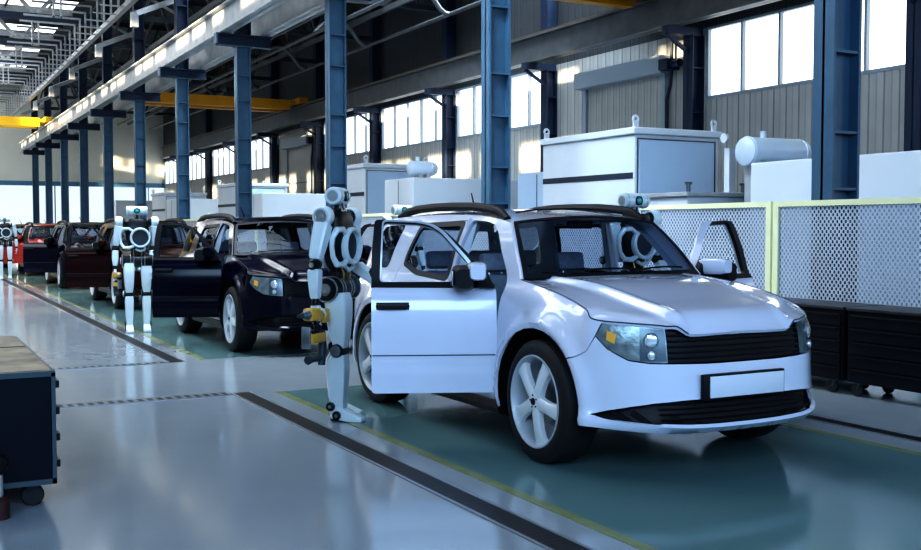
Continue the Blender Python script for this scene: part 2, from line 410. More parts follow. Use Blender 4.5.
# roof: solid over the right bay, strips of skylight over the left bay
colR = [Y0 + BAY * k for k in range(-3, 12)]
g = MB(); g.bb(COLX, WALLX + T, YF, YB, ZR, ZR + .3)
nsky = 0
for k in range(len(colR) - 1):
    a, b = colR[k], colR[k + 1]
    s0, s1 = a + 1.7, a + 5.5
    g.bb(XL, COLX, a if k else YF, s0, ZR, ZR + .3); g.bb(XL, COLX, s1, b if k < len(colR) - 2 else YB, ZR, ZR + .3)
    g.bb(XL, XL + 1.5, s0, s1, ZR, ZR + .3); g.bb(8.2, COLX, s0, s1, ZR, ZR + .3)
    if b > 14:
        nsky += 1
        r = empty(f'window_{nsky+30}', (0, s0, ZR), kind='structure')
        MB().bb(XL + 1.5, 8.2, 0, s1 - s0, .05, .1).build('skylight_pane', M['sky_panel'], r, smooth=0)
        q = MB().bb(XL + 1.5, 8.2, -.1, 0, -.3, .3).bb(XL + 1.5, 8.2, s1 - s0, s1 - s0 + .1, -.3, .3)
        for j in range(10): q.bb(XL + 1.5 + j * 2, XL + 1.6 + j * 2, 0, s1 - s0, -.05, .1)
        q.build('skylight_frame', M['steel_mid'], r, smooth=0)
tag(g.build('ceiling', M['roof'], smooth=0), kind='structure')

# ------------------------------------------------------------------ columns
def ibeam_column(name, mm, W_, D_, H_, parent, z0=0., stiff=(), tf=.03, tw=.03):
    """web runs along y (depth D_), flanges are plates at both y ends, W_ wide in x"""
    g = MB().bb(-W_ / 2, W_ / 2, -D_ / 2, -D_ / 2 + tf, z0, z0 + H_).bb(-W_ / 2, W_ / 2, D_ / 2 - tf, D_ / 2, z0, z0 + H_).bb(-tw / 2, tw / 2, -D_ / 2, D_ / 2, z0, z0 + H_)
    return g.build(name, mm, parent, smooth=0)
for k in range(0, 11):
    y = Y0 + BAY * k
    if k == 0: lab = 'blue steel column behind the mesh fence, right of the open far car door'
    elif k == 1: lab = 'blue steel column rising behind the roof of the white car'
    elif k == 2: lab = 'blue steel column rising behind the head of the robot beside the white car'
    else: lab = f'blue steel column in the middle row, {ordn[k]} counted from the right edge'
    r = empty('steel_column', (COLX, y, 0), label=lab, cat='column', group='blue columns of the middle row')
    # rotated so the closed flange looks toward -x and the open web shows toward -y
    g = MB(); W_, D_ = .28, .41
    g.bb(-D_ / 2, -D_ / 2 + .035, -W_ / 2, W_ / 2, 0, 6.75).bb(D_ / 2 - .035, D_ / 2, -W_ / 2, W_ / 2, 0, 6.75).bb(-D_ / 2, D_ / 2, -.015, .015, 0, 6.75)
    g.build('shaft', M['col'], r, smooth=0)
    s = MB()
    for z in (.7, 1.3, 1.95, 2.55, 3.4, 4.1, 5.2, 5.9): MB().bb(-D_ / 2 + .03, D_ / 2 - .03, -W_ / 2 + .01, W_ / 2 - .01, z, z + .03).build('stiffener', M['col'], r, smooth=0)
    MB().bb(-.36, .36, -.36, .36, 0, .03).build('base_plate', M['col'], r, smooth=0)
    c = MB().bb(-.74, .84, -.13, .13, 6.75, 6.79).bb(-.74, .84, -.13, .13, 7.03, 7.08).bb(-.74, .84, -.015, .015, 6.78, 7.04)
    cb = c.build('crane_bracket', M['col_dark'], r, smooth=0)
    MB().bb(-.79, -.74, -.14, .14, 6.78, 7.08).build('bracket_end_plate', M['col'], cb, smooth=0)
    MB().bb(-.24, .24, -.16, .16, 6.72, 6.755).build('column_cap', M['col'], r, smooth=0)
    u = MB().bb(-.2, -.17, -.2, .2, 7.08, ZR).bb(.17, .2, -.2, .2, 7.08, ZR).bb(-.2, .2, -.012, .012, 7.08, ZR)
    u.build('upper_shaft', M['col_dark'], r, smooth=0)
    s = MB()
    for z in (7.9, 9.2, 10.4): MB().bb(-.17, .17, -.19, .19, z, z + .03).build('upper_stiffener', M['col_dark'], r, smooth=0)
wl = ['in the window wall', 'of the window wall']
for k in range(0, 11):
    y = Y0 + BAY * k
    r = empty('wall_post', (WALLX - .22, y, 0), label=f'dark blue steel post against the window wall, {ordn[k]} from the right', cat='column', group='blue posts of the window wall')
    MB().bb(-.2, -.17, -.2, .2, 0, 6.8).bb(.17, .2, -.2, .2, 0, 6.8).bb(-.2, .2, -.012, .012, 0, 6.8).build('shaft', M['col_dark'], r, smooth=0)
    MB().bb(-.2, .2, -.2, .2, 7.8, ZR).build('upper_shaft', M['col_dark'], r, smooth=0)
    b = MB().bb(-1.0, .2, -.14, .14, 6.78, 7.0)
    b.bar((-.95, 0, 6.78), (-.2, 0, 6.35), .09)
    b.build('bracket', M['col_dark'], r, smooth=0)
    s = MB()
    for z in (1.4, 3.3, 4.0, 4.7, 5.9): MB().bb(-.17, .17, -.19, .19, z, z + .03).build('stiffener', M['col_dark'], r, smooth=0)

# ------------------------------------------------------------------ crane runway beams
def runway(x, z, h, w_, m, label, rail=True):
    ys, ye = YF + 2, YB - 4
    r = empty('crane_runway_beam', (x, ys, z), label=label, cat='beam', group='crane runway beams')
    L_ = ye - ys
    g = MB().bb(-w_ / 2, w_ / 2, 0, L_, 0, .05).bb(-w_ / 2, w_ / 2, 0, L_, h - .05, h).bb(-.02, .02, 0, L_, 0, h)
    k = 0
    while k * 1.2 < L_:
        g.bb(-w_ / 2 + .03, w_ / 2 - .03, k * 1.2, k * 1.2 + .02, .05, h - .05) if False else None; k += 1
    g.build('girder', m, r, smooth=0)
    if rail: MB().bb(-.04, .04, 0, L_, h, h + .1).bb(-.09, .09, 0, L_, h, h + .025).build('crane_rail', M['rail'], r, smooth=0)
    return r
runway(COLX - .54, 7.08, .75, .34, M['steel_lt'], 'pale steel crane beam on the hall side of the middle columns')
runway(COLX + .64, 7.08, .75, .34, M['steel_lt'], 'pale steel crane beam on the window side of the middle columns')
runway(WALLX - .95, 7.0, .85, .34, M['steel_mid'], 'grey crane beam along the window wall, shade put into its colour')

def crane(x0, x1, y, z, m, label, h=.75):
    r = empty('bridge_crane', (x0, y, z), label=label, cat='crane')
    L_ = x1 - x0
    g = MB()
    for s in (-.7, .7): g.bb(.72, L_ - .72, s - .18, s + .18, -.25, h - .25)
    g.build('girder', m, r, smooth=0)
    for xa in (0, L_ - .5): MB().bb(xa, xa + .5, -1.6, 1.6, 0, .32).bb(xa + (.45 if xa == 0 else -.3), xa + (.8 if xa == 0 else .05), -1.0, 1.0, 0.02, .2).build('end_carriage', m, r, smooth=0, bevel=.03)
    xm = L_ * .62
    MB().bb(xm - .6, xm + .6, -.9, .9, h - .25, h - .05).bb(xm - .3, xm + .5, -.35, .35, h - .07, h + .25).build('hoist_trolley', M['steel_dk'], r, smooth=0)
crane(COLX + .45, WALLX - .65, 53.4, 7.95, M['crane_o'], 'orange overhead bridge crane far back between the columns and window wall', .5)
crane(XL + .6, COLX - .3, 69.5, 7.95, M['crane_y'], 'bright yellow bridge crane at the far left of the hall', .55)
crane(COLX + .45, WALLX - .65, 23.2, 7.95, M['crane_o'], 'yellow bridge crane just cut by the top of the picture')

# ------------------------------------------------------------------ roof steelwork
for k in range(1, 11):
    y = Y0 + BAY * k
    r = empty('roof_truss', (0, y, 9.6), label=f'pale steel roof truss with forked struts over the hall, {ordn[k-1]} truss row back', cat='roof truss', group='roof trusses over the hall')
    g = MB().bb(XL, COLX - .2, -.14, .14, 1.35, 1.65); g.build('bottom_chord', M['col_dark'], r, smooth=0)
    g = MB().bb(XL, COLX - .2, -.12, .12, 2.75, 2.98); g.build('top_chord', M['steel_mid'], r, smooth=0)
    for j in range(5):
        x = -8.6 + j * 3.6
        MB().bar((x, -.0, 1.6), (x - 1.1, 0, 2.8), .16).bar((x, 0, 1.6), (x + 1.1, 0, 2.8), .16).build('forked_strut', M['steel_lt'], r, smooth=0)
        MB().bb(x - .17, x - .11, -.06, .06, .2, 1.4).bb(x + .11, x + .17, -.06, .06, .2, 1.4).bb(x - .17, x + .17, -.06, .06, .2, .26).build('hanger', M['steel_lt'], r, smooth=0)
for k in range(0, 11):
    y = Y0 + BAY * k
    r = empty('roof_truss', (COLX, y, 10.0), label=f'dark lattice roof truss over the machine aisle, {ordn[k]} truss row back', cat='roof truss', group='roof trusses over the machine aisle')
    L_ = WALLX - COLX
    MB().bb(.2, L_, -.1, .1, 0, .2).build('bottom_chord', M['steel_dk'], r, smooth=0)
    MB().bb(.2, L_, -.1, .1, 2.3, 2.55).build('top_chord', M['steel_dk'], r, smooth=0)
    g = MB(); nn = 7
    for j in range(nn):
        xa = .2 + (L_ - .2) * j / nn; xb = .2 + (L_ - .2) * (j + 1) / nn; xm = (xa + xb) / 2
        g.bar((xa, 0, .1), (xm, 0, 2.4), .11); g.bar((xm, 0, 2.4), (xb, 0, .1), .11)
    g.build('lattice', M['steel_mid'], r, smooth=0)
for i, x in enumerate((10.6, 12.6, 14.6, 16.6)):
    tag(MB().bb(x - .06, x + .06, YF + 2, YB - 1, 9.75, 9.95).build('roof_purlin', M['steel_mid'], smooth=0), f'thin grey beam running lengthwise under the aisle roof, {ordn[i]} from the columns', 'beam', 'lengthwise roof beams')
for i, x in enumerate((-6.0, -2.0, 2.0)):
    tag(MB().bb(x - .05, x + .05, YF + 2, YB - 1, 12.2, 12.36).build('roof_purlin', M['steel_lt'], smooth=0), f'pale beam running lengthwise under the skylights, {ordn[i]} from the left wall', 'beam', 'lengthwise roof beams')
# overhead gantry with portal hangers beside the columns
gy0, gy1 = 13.0, 84.0
r = empty('cable_gantry', (7.35, gy0, 9.3), label='pale ladder-like cable gantry with railings high beside the columns', cat='gantry')
MB().bb(-.09, .09, 0, gy1 - gy0, -.03, .16).build('runner', M['steel_lt'], r, smooth=0)
k = 0
while k * 1.5 < gy1 - gy0:
    yy = k * 1.5
    g = MB().bb(-.035, .035, yy - .035, yy + .035, 0, 1.45)
    g.bb(-2.3, 0, yy - .035, yy + .035, 1.38, 1.46)
    g.bb(-.9, 0, yy - .02, yy + .02, .0, .05)
    g.build('hanger_post', M['steel_lt'], r, smooth=0)
    k += 1
# pipes under the right roof with looping ducts
for i, (x, z) in enumerate(((17.2, 9.0), (14.9, 9.3))):
    tag(MB().cyl((x, 10, z), (x, 82, z), .07, n=10).build('ceiling_pipe', M['steel_mid']), ['grey pipe running lengthwise high by the window wall', 'grey pipe running lengthwise above the machine aisle'][i], 'pipe', 'roof pipes')
for k in range(1, 8):
    y = Y0 + BAY * k
    pts = [(14.9 + 2.3 * t, y + 3.0, 9.35 + .75 * math.sin(PI * min(1, t * 1.15)) - .35 * t) for t in [j / 12 for j in range(13)]]
    tag(MB().tube(pts, .09, 8).build('bent_duct', M['steel_mid']), f'grey bent duct arching between the two roof pipes, {ordn[k-1]} from the right', 'duct', 'bent ducts under the aisle roof')  # bent ducts arching between the pipes, without hangers of their own
# slanted braces between upper columns
for k in range(2, 10):
    y = Y0 + BAY * k
    r = empty('roof_brace', (COLX, y, 8.6), label=f'pale slanted roof brace between the upper columns, {ordn[k-2]} one visible from the right', cat='brace', group='slanted roof braces')
    MB().bar((0.4, 1.0, 1.2), (-1.5, .4, .3), .3, .18).build('brace_bar', M['steel_lt'], r, smooth=0)
    MB().bb(-1.62, -1.38, .28, .52, -.15, .35).build('end_block', M['steel_lt'], r, smooth=0)
    MB().bar((.0, .2, 2.6), (3.6, .2, .9), .1).build('tie_rod', M['steel_lt'], r, smooth=0)

# ------------------------------------------------------------------ fence
FX = 8.45; FS = 4.66; FY0 = 8.5
fp = [FY0 + FS * k for k in range(-2, 14)]
for k in range(len(fp) - 1):
    a, b = fp[k], fp[k + 1]
    if k == 0: lab = 'white perforated fence panel in a pale yellow frame, cut by the right edge'
    elif k == 1: lab = 'white perforated fence panel in a pale yellow frame above the black cabinets'
    elif k == 2: lab = 'white perforated fence panel behind the open far door of the white car'
    else: lab = f'yellow framed mesh fence panel behind the cars, {ordn[min(k-3, 11)]} beyond the white car'
    r = empty('fence_panel', (FX, a, 0), label=lab, cat='fence panel', group='mesh fence panels')
    L_ = b - a - .012
    MB().bb(-.004, .004, .08, L_ - .08, .14, 1.80).build('perforated_sheet', M['perf'], r, smooth=0)
    g = MB().bb(-.025, .025, .01, .085, 0.02, 1.84).bb(-.025, .025, L_ - .085, L_ - .01, .02, 1.84).bb(-.024, .024, .085, L_ - .085, 1.78, 1.839).bb(-.024, .024, .085, L_ - .085, .1, .16)
    g.build('panel_frame', M['fence_y'], r, smooth=0)
    MB().bb(-.08, .08, .012, .09, 0, .02).build('foot_plate', M['fence_y'], r, smooth=0)

# ------------------------------------------------------------------ machine enclosures behind the fence
def enclosure(x0, x1, y0, y1, h, label, eyebolts=True):
    r = empty('machine_enclosure', (x0, y0, 0), label=label, cat='machine', group='white machine enclosures')
    W_, D_ = x1 - x0, y1 - y0
    MB().bb(0, W_, 0, D_, 0, h - .12).build('cabinet_body', M['white_box'], r, smooth=0, bevel=.015)
    MB().bb(-.05, W_ + .05, -.05, D_ + .05, h - .12, h).build('roof_cap', M['white_box'], r, smooth=0, bevel=.02)
    MB().bb(-.012, .0, .05, D_ - .02, h - .86, h - .76).build('dark_slot', M['slot'], r, smooth=0)
    MB().bb(.08, W_ - .12, -.02, 0, .1, h - .22).build('door', M['blue_box'], r, smooth=0, bevel=.006)
    g = MB().bb(.05, W_ - .09, -.012, 0, h - .20, h - .185).bb(.05, .065, -.012, 0, .1, h - .19).bb(W_ - .10, W_ - .085, -.012, 0, .1, h - .19); g.build('door_gap', M['slot'], r, smooth=0)
    if eyebolts:
        for (x, y) in ((.05, .05), (W_ - .08, .05), (.05, D_ - .05), (W_ - .08, D_ - .05)):
            q = MB().bb(x - .05, x + .05, y - .02, y + .02, h, h + .1).ring((x, y, h + .14), (0, 1, 0), .05, .025, 14, 6)
            q.build('lifting_eye', M['white_box'], r)
    return r
def tank(x, y, z, L_, R_, label):
    r = empty('storage_tank', (x, y, z), label=label, cat='tank', group='small horizontal tanks')
    MB().lathe((0, 0, 0), (1, 0, 0), [(-.05, 0), (-.05, R_ * .7), (-.02, R_ * .97), (0, R_), (L_ - .1, R_), (L_, R_ * .9), (L_ + .06, R_ * .6), (L_ + .08, 0)]).build('tank_shell', M['tank'], r)
    for xx in (.02, L_ - .1): MB().ring((xx, 0, 0), (1, 0, 0), R_, .012).build('flange_ring', M['tank'], r)
    MB().cyl((L_ * .3, 0, R_ - .02), (L_ * .3, 0, R_ + .1), .05).build('filler_cap', M['tank'], r)
    for xx in (.15, L_ - .25): MB().bb(xx, xx + .1, -R_ * .8, R_ * .8, (-R_ - .05) if z > 2.8 else -z, -R_ * .6).build('saddle', M['steel_lt'], r, smooth=0)
def lowbox(x0, x1, y0, y1, h, label, m='white_box'):
    r = empty('equipment_cabinet', (x0, y0, 0), label=label, cat='machine', group='low white equipment cabinets')
    W_, D_ = x1 - x0, y1 - y0
    MB().bb(0, W_, 0, D_, 0, h).build('housing', M[m], r, smooth=0, bevel=.02)
    MB().bb(-.006, 0, D_ * .5 - .01, D_ * .5 + .01, .1, h - .05).build('panel_joint', M['slot'], r, smooth=0)
    MB().bb(-.01, W_ + .01, -.01, D_ + .01, 0, .1).build('plinth', M['steel_dk'], r, smooth=0)
enclosure(11.0, 12.85, 14.25, 17.1, 3.25, 'tall white machine enclosure with dark slot, right behind the white car')
enclosure(11.0, 12.9, 25.8, 28.6, 3.27, 'tall white machine enclosure with lifting eyes, seen left of the white car roof')
enclosure(11.0, 12.9, 37.6, 40.2, 3.2, 'white machine enclosure far back behind the navy car')
enclosure(11.0, 12.9, 49.2, 52.0, 3.2, 'white machine enclosure farthest back along the aisle')
lowbox(11.5, 13.5, 9.0, 12.05, 2.54, 'pale cabinet behind the fence, left of the nearest blue column')
lowbox(12.6, 14.2, 5.0, 8.95, 3.28, 'taller pale cabinet behind the fence at the right edge')
lowbox(10.4, 14.0, 21.6, 23.2, 2.70, 'long pale cabinet with a small tank, behind the white car roof')
lowbox(12.2, 14.2, 18.4, 20.0, 2.75, 'pale bluish cabinet between the column and the nearest enclosure', 'blue_box')
lowbox(10.6, 13.4, 33.4, 35.2, 2.7, 'pale cabinet behind the navy car roof')
lowbox(10.6, 13.0, 45.2, 47.2, 2.8, 'pale cabinet far back between two blue columns')
lowbox(10.2, 12.6, 57.0, 60.2, 3.0, 'pale cabinet farthest back in the aisle')
tank(11.67, 12.33, 2.74, 1.2, .225, 'white horizontal tank behind the fence, left of the nearest column')
tank(10.5, 21.95, 2.925, .6, .17, 'small white tank behind the white car roof')
# long bench with valves beside the enclosure
r = empty('control_bench', (11.0, 12.9, 0), label='long pale bench with small valves behind the fence beside the tank', cat='bench')
MB().bb(0, 2.0, 0, 1.2, 0, 2.05).build('bench_body', M['white_box'], r, smooth=0, bevel=.02)
MB().bb(-.06, 2.06, -.06, 1.26, 2.05, 2.12).build('bench_top', M['steel_lt'], r, smooth=0, bevel=.01)
for j, x in enumerate((.1, 1.25, 1.5, 1.75)):
    MB().cyl((x, .1, 2.1), (x, .1, 2.25), .035).bb(x - .06, x + .06, .08, .12, 2.24, 2.28).build('valve', M['steel_mid'], r)
MB().bb(.95, 1.08, .1, .22, 2.12, 2.85).cyl((.82, .1, 3.0), (.86, .1, 3.0), .08).build('gauge_post', M['white_box'], r)
for j in range(4):
    x, y = 9.7, 9.8 + j * 2.6

# ------------------------------------------------------------------ black drawer cabinets on casters at the right
def caster(parent, x, y, R_=.055, h=.13, name='caster', side=False):
    o = MB().bb(x - .035, x + .035, y - .04, y + .04, h - .02, h + .002).bar((x, y, h - .01), (x, y + .03, R_), .05, .02).build(name, M['steel_dk'], parent, smooth=0)
    MB().lathe((x, y + .015, R_) if side else (x - .02, y + .035, R_), (0, 1, 0) if side else (1, 0, 0), [(0, .0), (0, R_ * .9), (.006, R_), (.034, R_), (.04, R_ * .9), (.04, 0)], 20).build('caster_wheel', M['rubber'], o)
    return o
def drawer_cabinet(x, y0, y1, h, label):
    r = empty('drawer_cabinet', (x, y0, 0), label=label, cat='cabinet', group='black drawer cabinets by the fence')
    W_, D_ = .55, y1 - y0
    MB().bb(.012, W_, 0, D_, .13, h - .03).build('cabinet_body', M['cab'], r, smooth=0, bevel=.006)
    MB().bb(-.01, W_ + .01, -.01, D_ + .01, h - .03, h).build('worktop', M['cab_top'], r, smooth=0, bevel=.006)
    for k in range(5):
        z0 = .145 + k * (h - .2) / 5; z1 = z0 + (h - .2) / 5 - .014
        d = MB().bb(-.006, .014, .03, D_ - .03, z0, z1).build('drawer', M['cab'], r, smooth=0, bevel=.003)
        MB().bb(-.018, -.004, .06, D_ - .06, z1 - .022, z1 - .006).build('drawer_pull', M['cab'], d, smooth=0)
    for (a, b) in ((.06, .12), (.06, D_ - .12), (W_ - .08, .12), (W_ - .08, D_ - .12)): caster(r, a, b, .062, .135)
    return r
drawer_cabinet(7.72, 5.51, 6.82, .82, 'black drawer cabinet on casters cut by the right edge of the picture')
drawer_cabinet(7.72, 6.87, 8.18, .82, 'black drawer cabinet on casters just behind the nose of the white car')

# ------------------------------------------------------------------ navy tool cart at the left
cw, cd, ch = 1.3, .0, 0
cx1, cyf, cyb = .765, 6.17, 8.3
r = empty('tool_cart', (cx1, cyf, 0), label='navy steel tool cart with a dappled wooden top at the left edge', cat='cart')
W_ = 1.5; D_ = 2.1; zt = .76
MB().bb(-W_, -.02, 0, D_, .14, zt - .03).build('cart_body', M['cart'], r, smooth=0, bevel=.004)
MB().bb(-W_, 0, -.012, 0, .13, .16).bb(-.022, .0, -.012, .02, .13, zt - .01).bb(-W_, 0, -.012, .02, zt - .03, zt).bb(-.02, 0, 0, D_, zt - .03, zt).bb(-.02, 0, 0, D_, .13, .16).build('edge_frame', M['cart_edge'], r, smooth=0)
MB().bb(-W_, -.02, .02, D_, zt - .028, zt + .004).build('wooden_top', M['cart_top'], r, smooth=0)
MB().bb(-W_, -.02, D_ * .62, D_ * .62 + .012, zt, zt + .008).build('top_joint', M['slot'], r, smooth=0)
for k in range(4):
    z = .68 - k * .148
    d = MB().bb(-.02, -.004, .03, D_ - .03, z - .075, z + .06).build('drawer', M['cart'], r, smooth=0)
    MB().bb(-.004, .024, .02, D_ - .3, z - .02, z + .02).build('drawer_handle', M['blackpl'], d, smooth=0, bevel=.004)
for (a, b) in ((-.12, .05), (-.12, D_ - .1), (-W_ + .1, D_ - .1)): caster(r, a, b, .062, .14, side=True)
# ------------------------------------------------------------------ hydraulic jack by the cart
r = empty('bottle_jack', (.455, 6.05, 0), label='dark bottle jack with a pale ram beside the navy cart, at the left edge', cat='jack')
r.scale = (.75, .75, .8)
MB().lathe((0, 0, 0), (0, 0, 1), [(0, 0), (0, .075), (.13, .075), (.15, .06), (.15, 0)]).build('jack_base', M['extin'], r)
MB().cyl((0, 0, .15), (0, 0, .34), .035).build('ram', M['rb_metal'], r)
MB().lathe((0, 0, .30), (0, 0, 1), [(0, 0), (0, .05), (.08, .075), (.12, .05), (.13, 0)]).build('jack_head', M['blackpl'], r)
MB().bar((0, 0, .40), (-.3, -.02, .44), .02).bar((0, 0, .38), (.06, 0, .33), .02).build('jack_lever', M['cart_edge'], r)

# ================================================================== the car
# body surface P(s, z): s = station along the plan outline (0 nose centre ... 14 tail centre), z = height.
# car frame: x lateral, y backwards from the front axle, z up. Negative s = the -x half.
PX = [0, .30, .56, .76, .90, .925, .925, .915, .915, .915, .925, .91, .86, .60, 0]
PY = [-.95, -.94, -.89, -.76, -.575, -.42, 0, .6, 1.2, 1.9, 2.66, 3.06, 3.32, 3.44, 3.48]
LV = [.27, .345, .44, .56, .72, .92, 1.06, 1.17, 1.40, 1.60, 1.70]
DXs = [.05, .012, .005, 0, 0, .006, .035, .095, .165, .25, .31]        # inset on the flanks
DYf = [-.06, .045, .015, 0, -.012, -.045, -.10, -.2, -.3, -.4, -.5]     # nose moves forward (+) / back (-)
DYr = [-.05, .03, .03, .0, -.01, -.03, -.05, -.07, -.14, -.21, -.26]
NX, NY = [], []
for li in range(len(LV)):
    xs, ys = [], []
    for i in range(15):
        x, y = PX[i], PY[i]
        if i <= 4:
            wf = [1, 1, 1, .85, .45][i]; ws = [0, .1, .35, .65, .95][i]
            y -= DYf[li] * wf; x -= DXs[li] * ws
            if 4 < 0: pass
        elif i >= 12:
            wr = [.8, 1, 1][i - 12]; y += DYr[li] * wr; x -= DXs[li] * [.9, .5, 0][i - 12]
        elif i == 11: y += DYr[li] * .4; x -= DXs[li]
        else: x -= DXs[li]
        if i == 4 and .3 < LV[li] < .4: x += .03
        if i == 5 and LV[li] > .9: x -= {.92: .008, 1.06: .03, 1.17: .05}.get(LV[li], .05)
        xs.append(x); ys.append(y)
    NX.append(xs); NY.append(ys)
def cr(p, t):
    n = len(p); i = max(0, min(n - 2, int(math.floor(t)))); t -= i
    a = p[i - 1] if i > 0 else 2 * p[0] - p[1]
    b, c = p[i], p[i + 1]; d = p[i + 2] if i + 2 < n else 2 * p[-1] - p[-2]
    return .5 * (2 * b + (c - a) * t + (2 * a - 5 * b + 4 * c - d) * t * t + (3 * b - a - 3 * c + d) * t ** 3)
def crx(p, t, sym):
    """Catmull-Rom with mirrored ends (x odd, y even about the centre line)"""
    n = len(p); i = max(0, min(n - 2, int(math.floor(t)))); t -= i
    a = p[i - 1] if i > 0 else (-p[1] if sym else p[1])
    b, c = p[i], p[i + 1]; d = p[i + 2] if i + 2 < n else (-p[-2] if sym else p[-2])
    return .5 * (2 * b + (c - a) * t + (2 * a - 5 * b + 4 * c - d) * t * t + (3 * b - a - 3 * c + d) * t ** 3)
def herm(zs, vs, z):
    n = len(zs); z = max(zs[0], min(zs[-1], z)); i = 0
    while i < n - 2 and z > zs[i + 1]: i += 1
    h = zs[i + 1] - zs[i]; t = (z - zs[i]) / h
    def m(k):
        if k == 0: return (vs[1] - vs[0]) / (zs[1] - zs[0])
        if k == n - 1: return (vs[-1] - vs[-2]) / (zs[-1] - zs[-2])
        return .5 * ((vs[k + 1] - vs[k]) / (zs[k + 1] - zs[k]) + (vs[k] - vs[k - 1]) / (zs[k] - zs[k - 1]))
    m0, m1 = m(i) * h, m(i + 1) * h
    return (2 * t ** 3 - 3 * t * t + 1) * vs[i] + (t ** 3 - 2 * t * t + t) * m0 + (-2 * t ** 3 + 3 * t * t) * vs[i + 1] + (t ** 3 - t * t) * m1
WC = ((0., .40), (2.67, .40))
def P(s, z, bump=True):
    sg = -1 if s < 0 else 1; a = min(14., abs(s))
    x = herm(LV, [crx(NX[l], a, True) for l in range(len(LV))], z)
    y = herm(LV, [crx(NY[l], a, False) for l in range(len(LV))], z)
    if bump and 3.5 < a < 12.5:
        for yc, zc in WC:
            r = math.hypot(y - yc, z - zc)
            if r < .75: x += (.050 if yc < 1 else .030) * math.exp(-((r - .53) / .055) ** 2)
        x -= .010 * math.exp(-((z - .585) / .02) ** 2) * (1 if .55 < y < 2.05 else 0)
    return Vector((sg * x, y, z))
_cache = {}
def SY(y, z):
    lo, hi = 2.5, 13.
    for _ in range(32):
        m_ = (lo + hi) / 2
        if P(m_, z, False).y < y: lo = m_
        else: hi = m_
    return (lo + hi) / 2
def SX(x, z):
    lo, hi = 0., 4.6
    for _ in range(32):
        m_ = (lo + hi) / 2
        if P(m_, z, False).x < x: lo = m_
        else: hi = m_
    return (lo + hi) / 2
# arclength parameter used for triangulating
AL = [0.]
for i in range(280):
    p, q = P(i / 20, .7, False), P((i + 1) / 20, .7, False); AL.append(AL[-1] + (q - p).length)
def s2a(s):
    a = abs(s) * 20; i = min(279, int(a)); v = AL[i] + (AL[i + 1] - AL[i]) * (a - i); return v if s >= 0 else -v
def a2s(a):
    b = abs(a); lo, hi = 0, 280
    while hi - lo > 1:
        m_ = (lo + hi) // 2
        if AL[m_] <= b: lo = m_
        else: hi = m_
    v = (lo + (b - AL[lo]) / max(1e-9, AL[lo + 1] - AL[lo])) / 20
    return v if a >= 0 else -v
def Y(y, z): return (SY(y, z), z)
def inpoly(p, poly):
    c = False; n = len(poly); j = n - 1
    for i in range(n):
        xi, yi = poly[i]; xj, yj = poly[j]
        if (yi > p[1]) != (yj > p[1]) and p[0] < (xj - xi) * (p[1] - yi) / (yj - yi) + xi: c = not c
        j = i
    return c
def resample(poly, d):
    o = []
    for i in range(len(poly)):
        a = poly[i]; b = poly[(i + 1) % len(poly)]; L_ = math.hypot(b[0] - a[0], b[1] - a[1]); k = max(1, int(math.ceil(L_ / d)))
        for j in range(k): o.append((a[0] + (b[0] - a[0]) * j / k, a[1] + (b[1] - a[1]) * j / k))
    return o
def tri(poly, holes, d):
    """fine triangulation of a 2D polygon with holes"""
    vs, es = [], []
    rings = [resample(poly, d)] + [resample(h, d) for h in holes]
    for r in rings:
        k = len(vs); vs += r; es += [(k + i, k + (i + 1) % len(r)) for i in range(len(r))]
    bnd = list(vs)
    x0 = min(p[0] for p in poly); x1 = max(p[0] for p in poly); y0 = min(p[1] for p in poly); y1 = max(p[1] for p in poly)
    gx = x0; row = 0
    cell = {}
    for p in bnd: cell.setdefault((int(p[0] // d), int(p[1] // d)), []).append(p)
    yy = y0 + d * .5
    while yy < y1:
        xx = x0 + d * (.5 if row % 2 else 0)
        while xx < x1:
            p = (xx, yy)
            if inpoly(p, rings[0]) and not any(inpoly(p, h) for h in rings[1:]):
                ci, cj = int(xx // d), int(yy // d); near = False
                for a in (-1, 0, 1):
                    for b in (-1, 0, 1):
                        for q in cell.get((ci + a, cj + b), ()):
                            if math.hypot(q[0] - xx, q[1] - yy) < d * .55: near = True
                if not near: vs.append(p)
            xx += d
        yy += d * .87; row += 1
    V_, E_, F_, *_ = delaunay_2d_cdt([Vector(v) for v in vs], es, [], 0, 1e-6)
    fs = []
    for f_ in F_:
        c = (sum(V_[i].x for i in f_) / len(f_), sum(V_[i].y for i in f_) / len(f_))
        if inpoly(c, rings[0]) and not any(inpoly(c, h) for h in rings[1:]): fs.append(tuple(f_))
    return [(v.x, v.y) for v in V_], fs
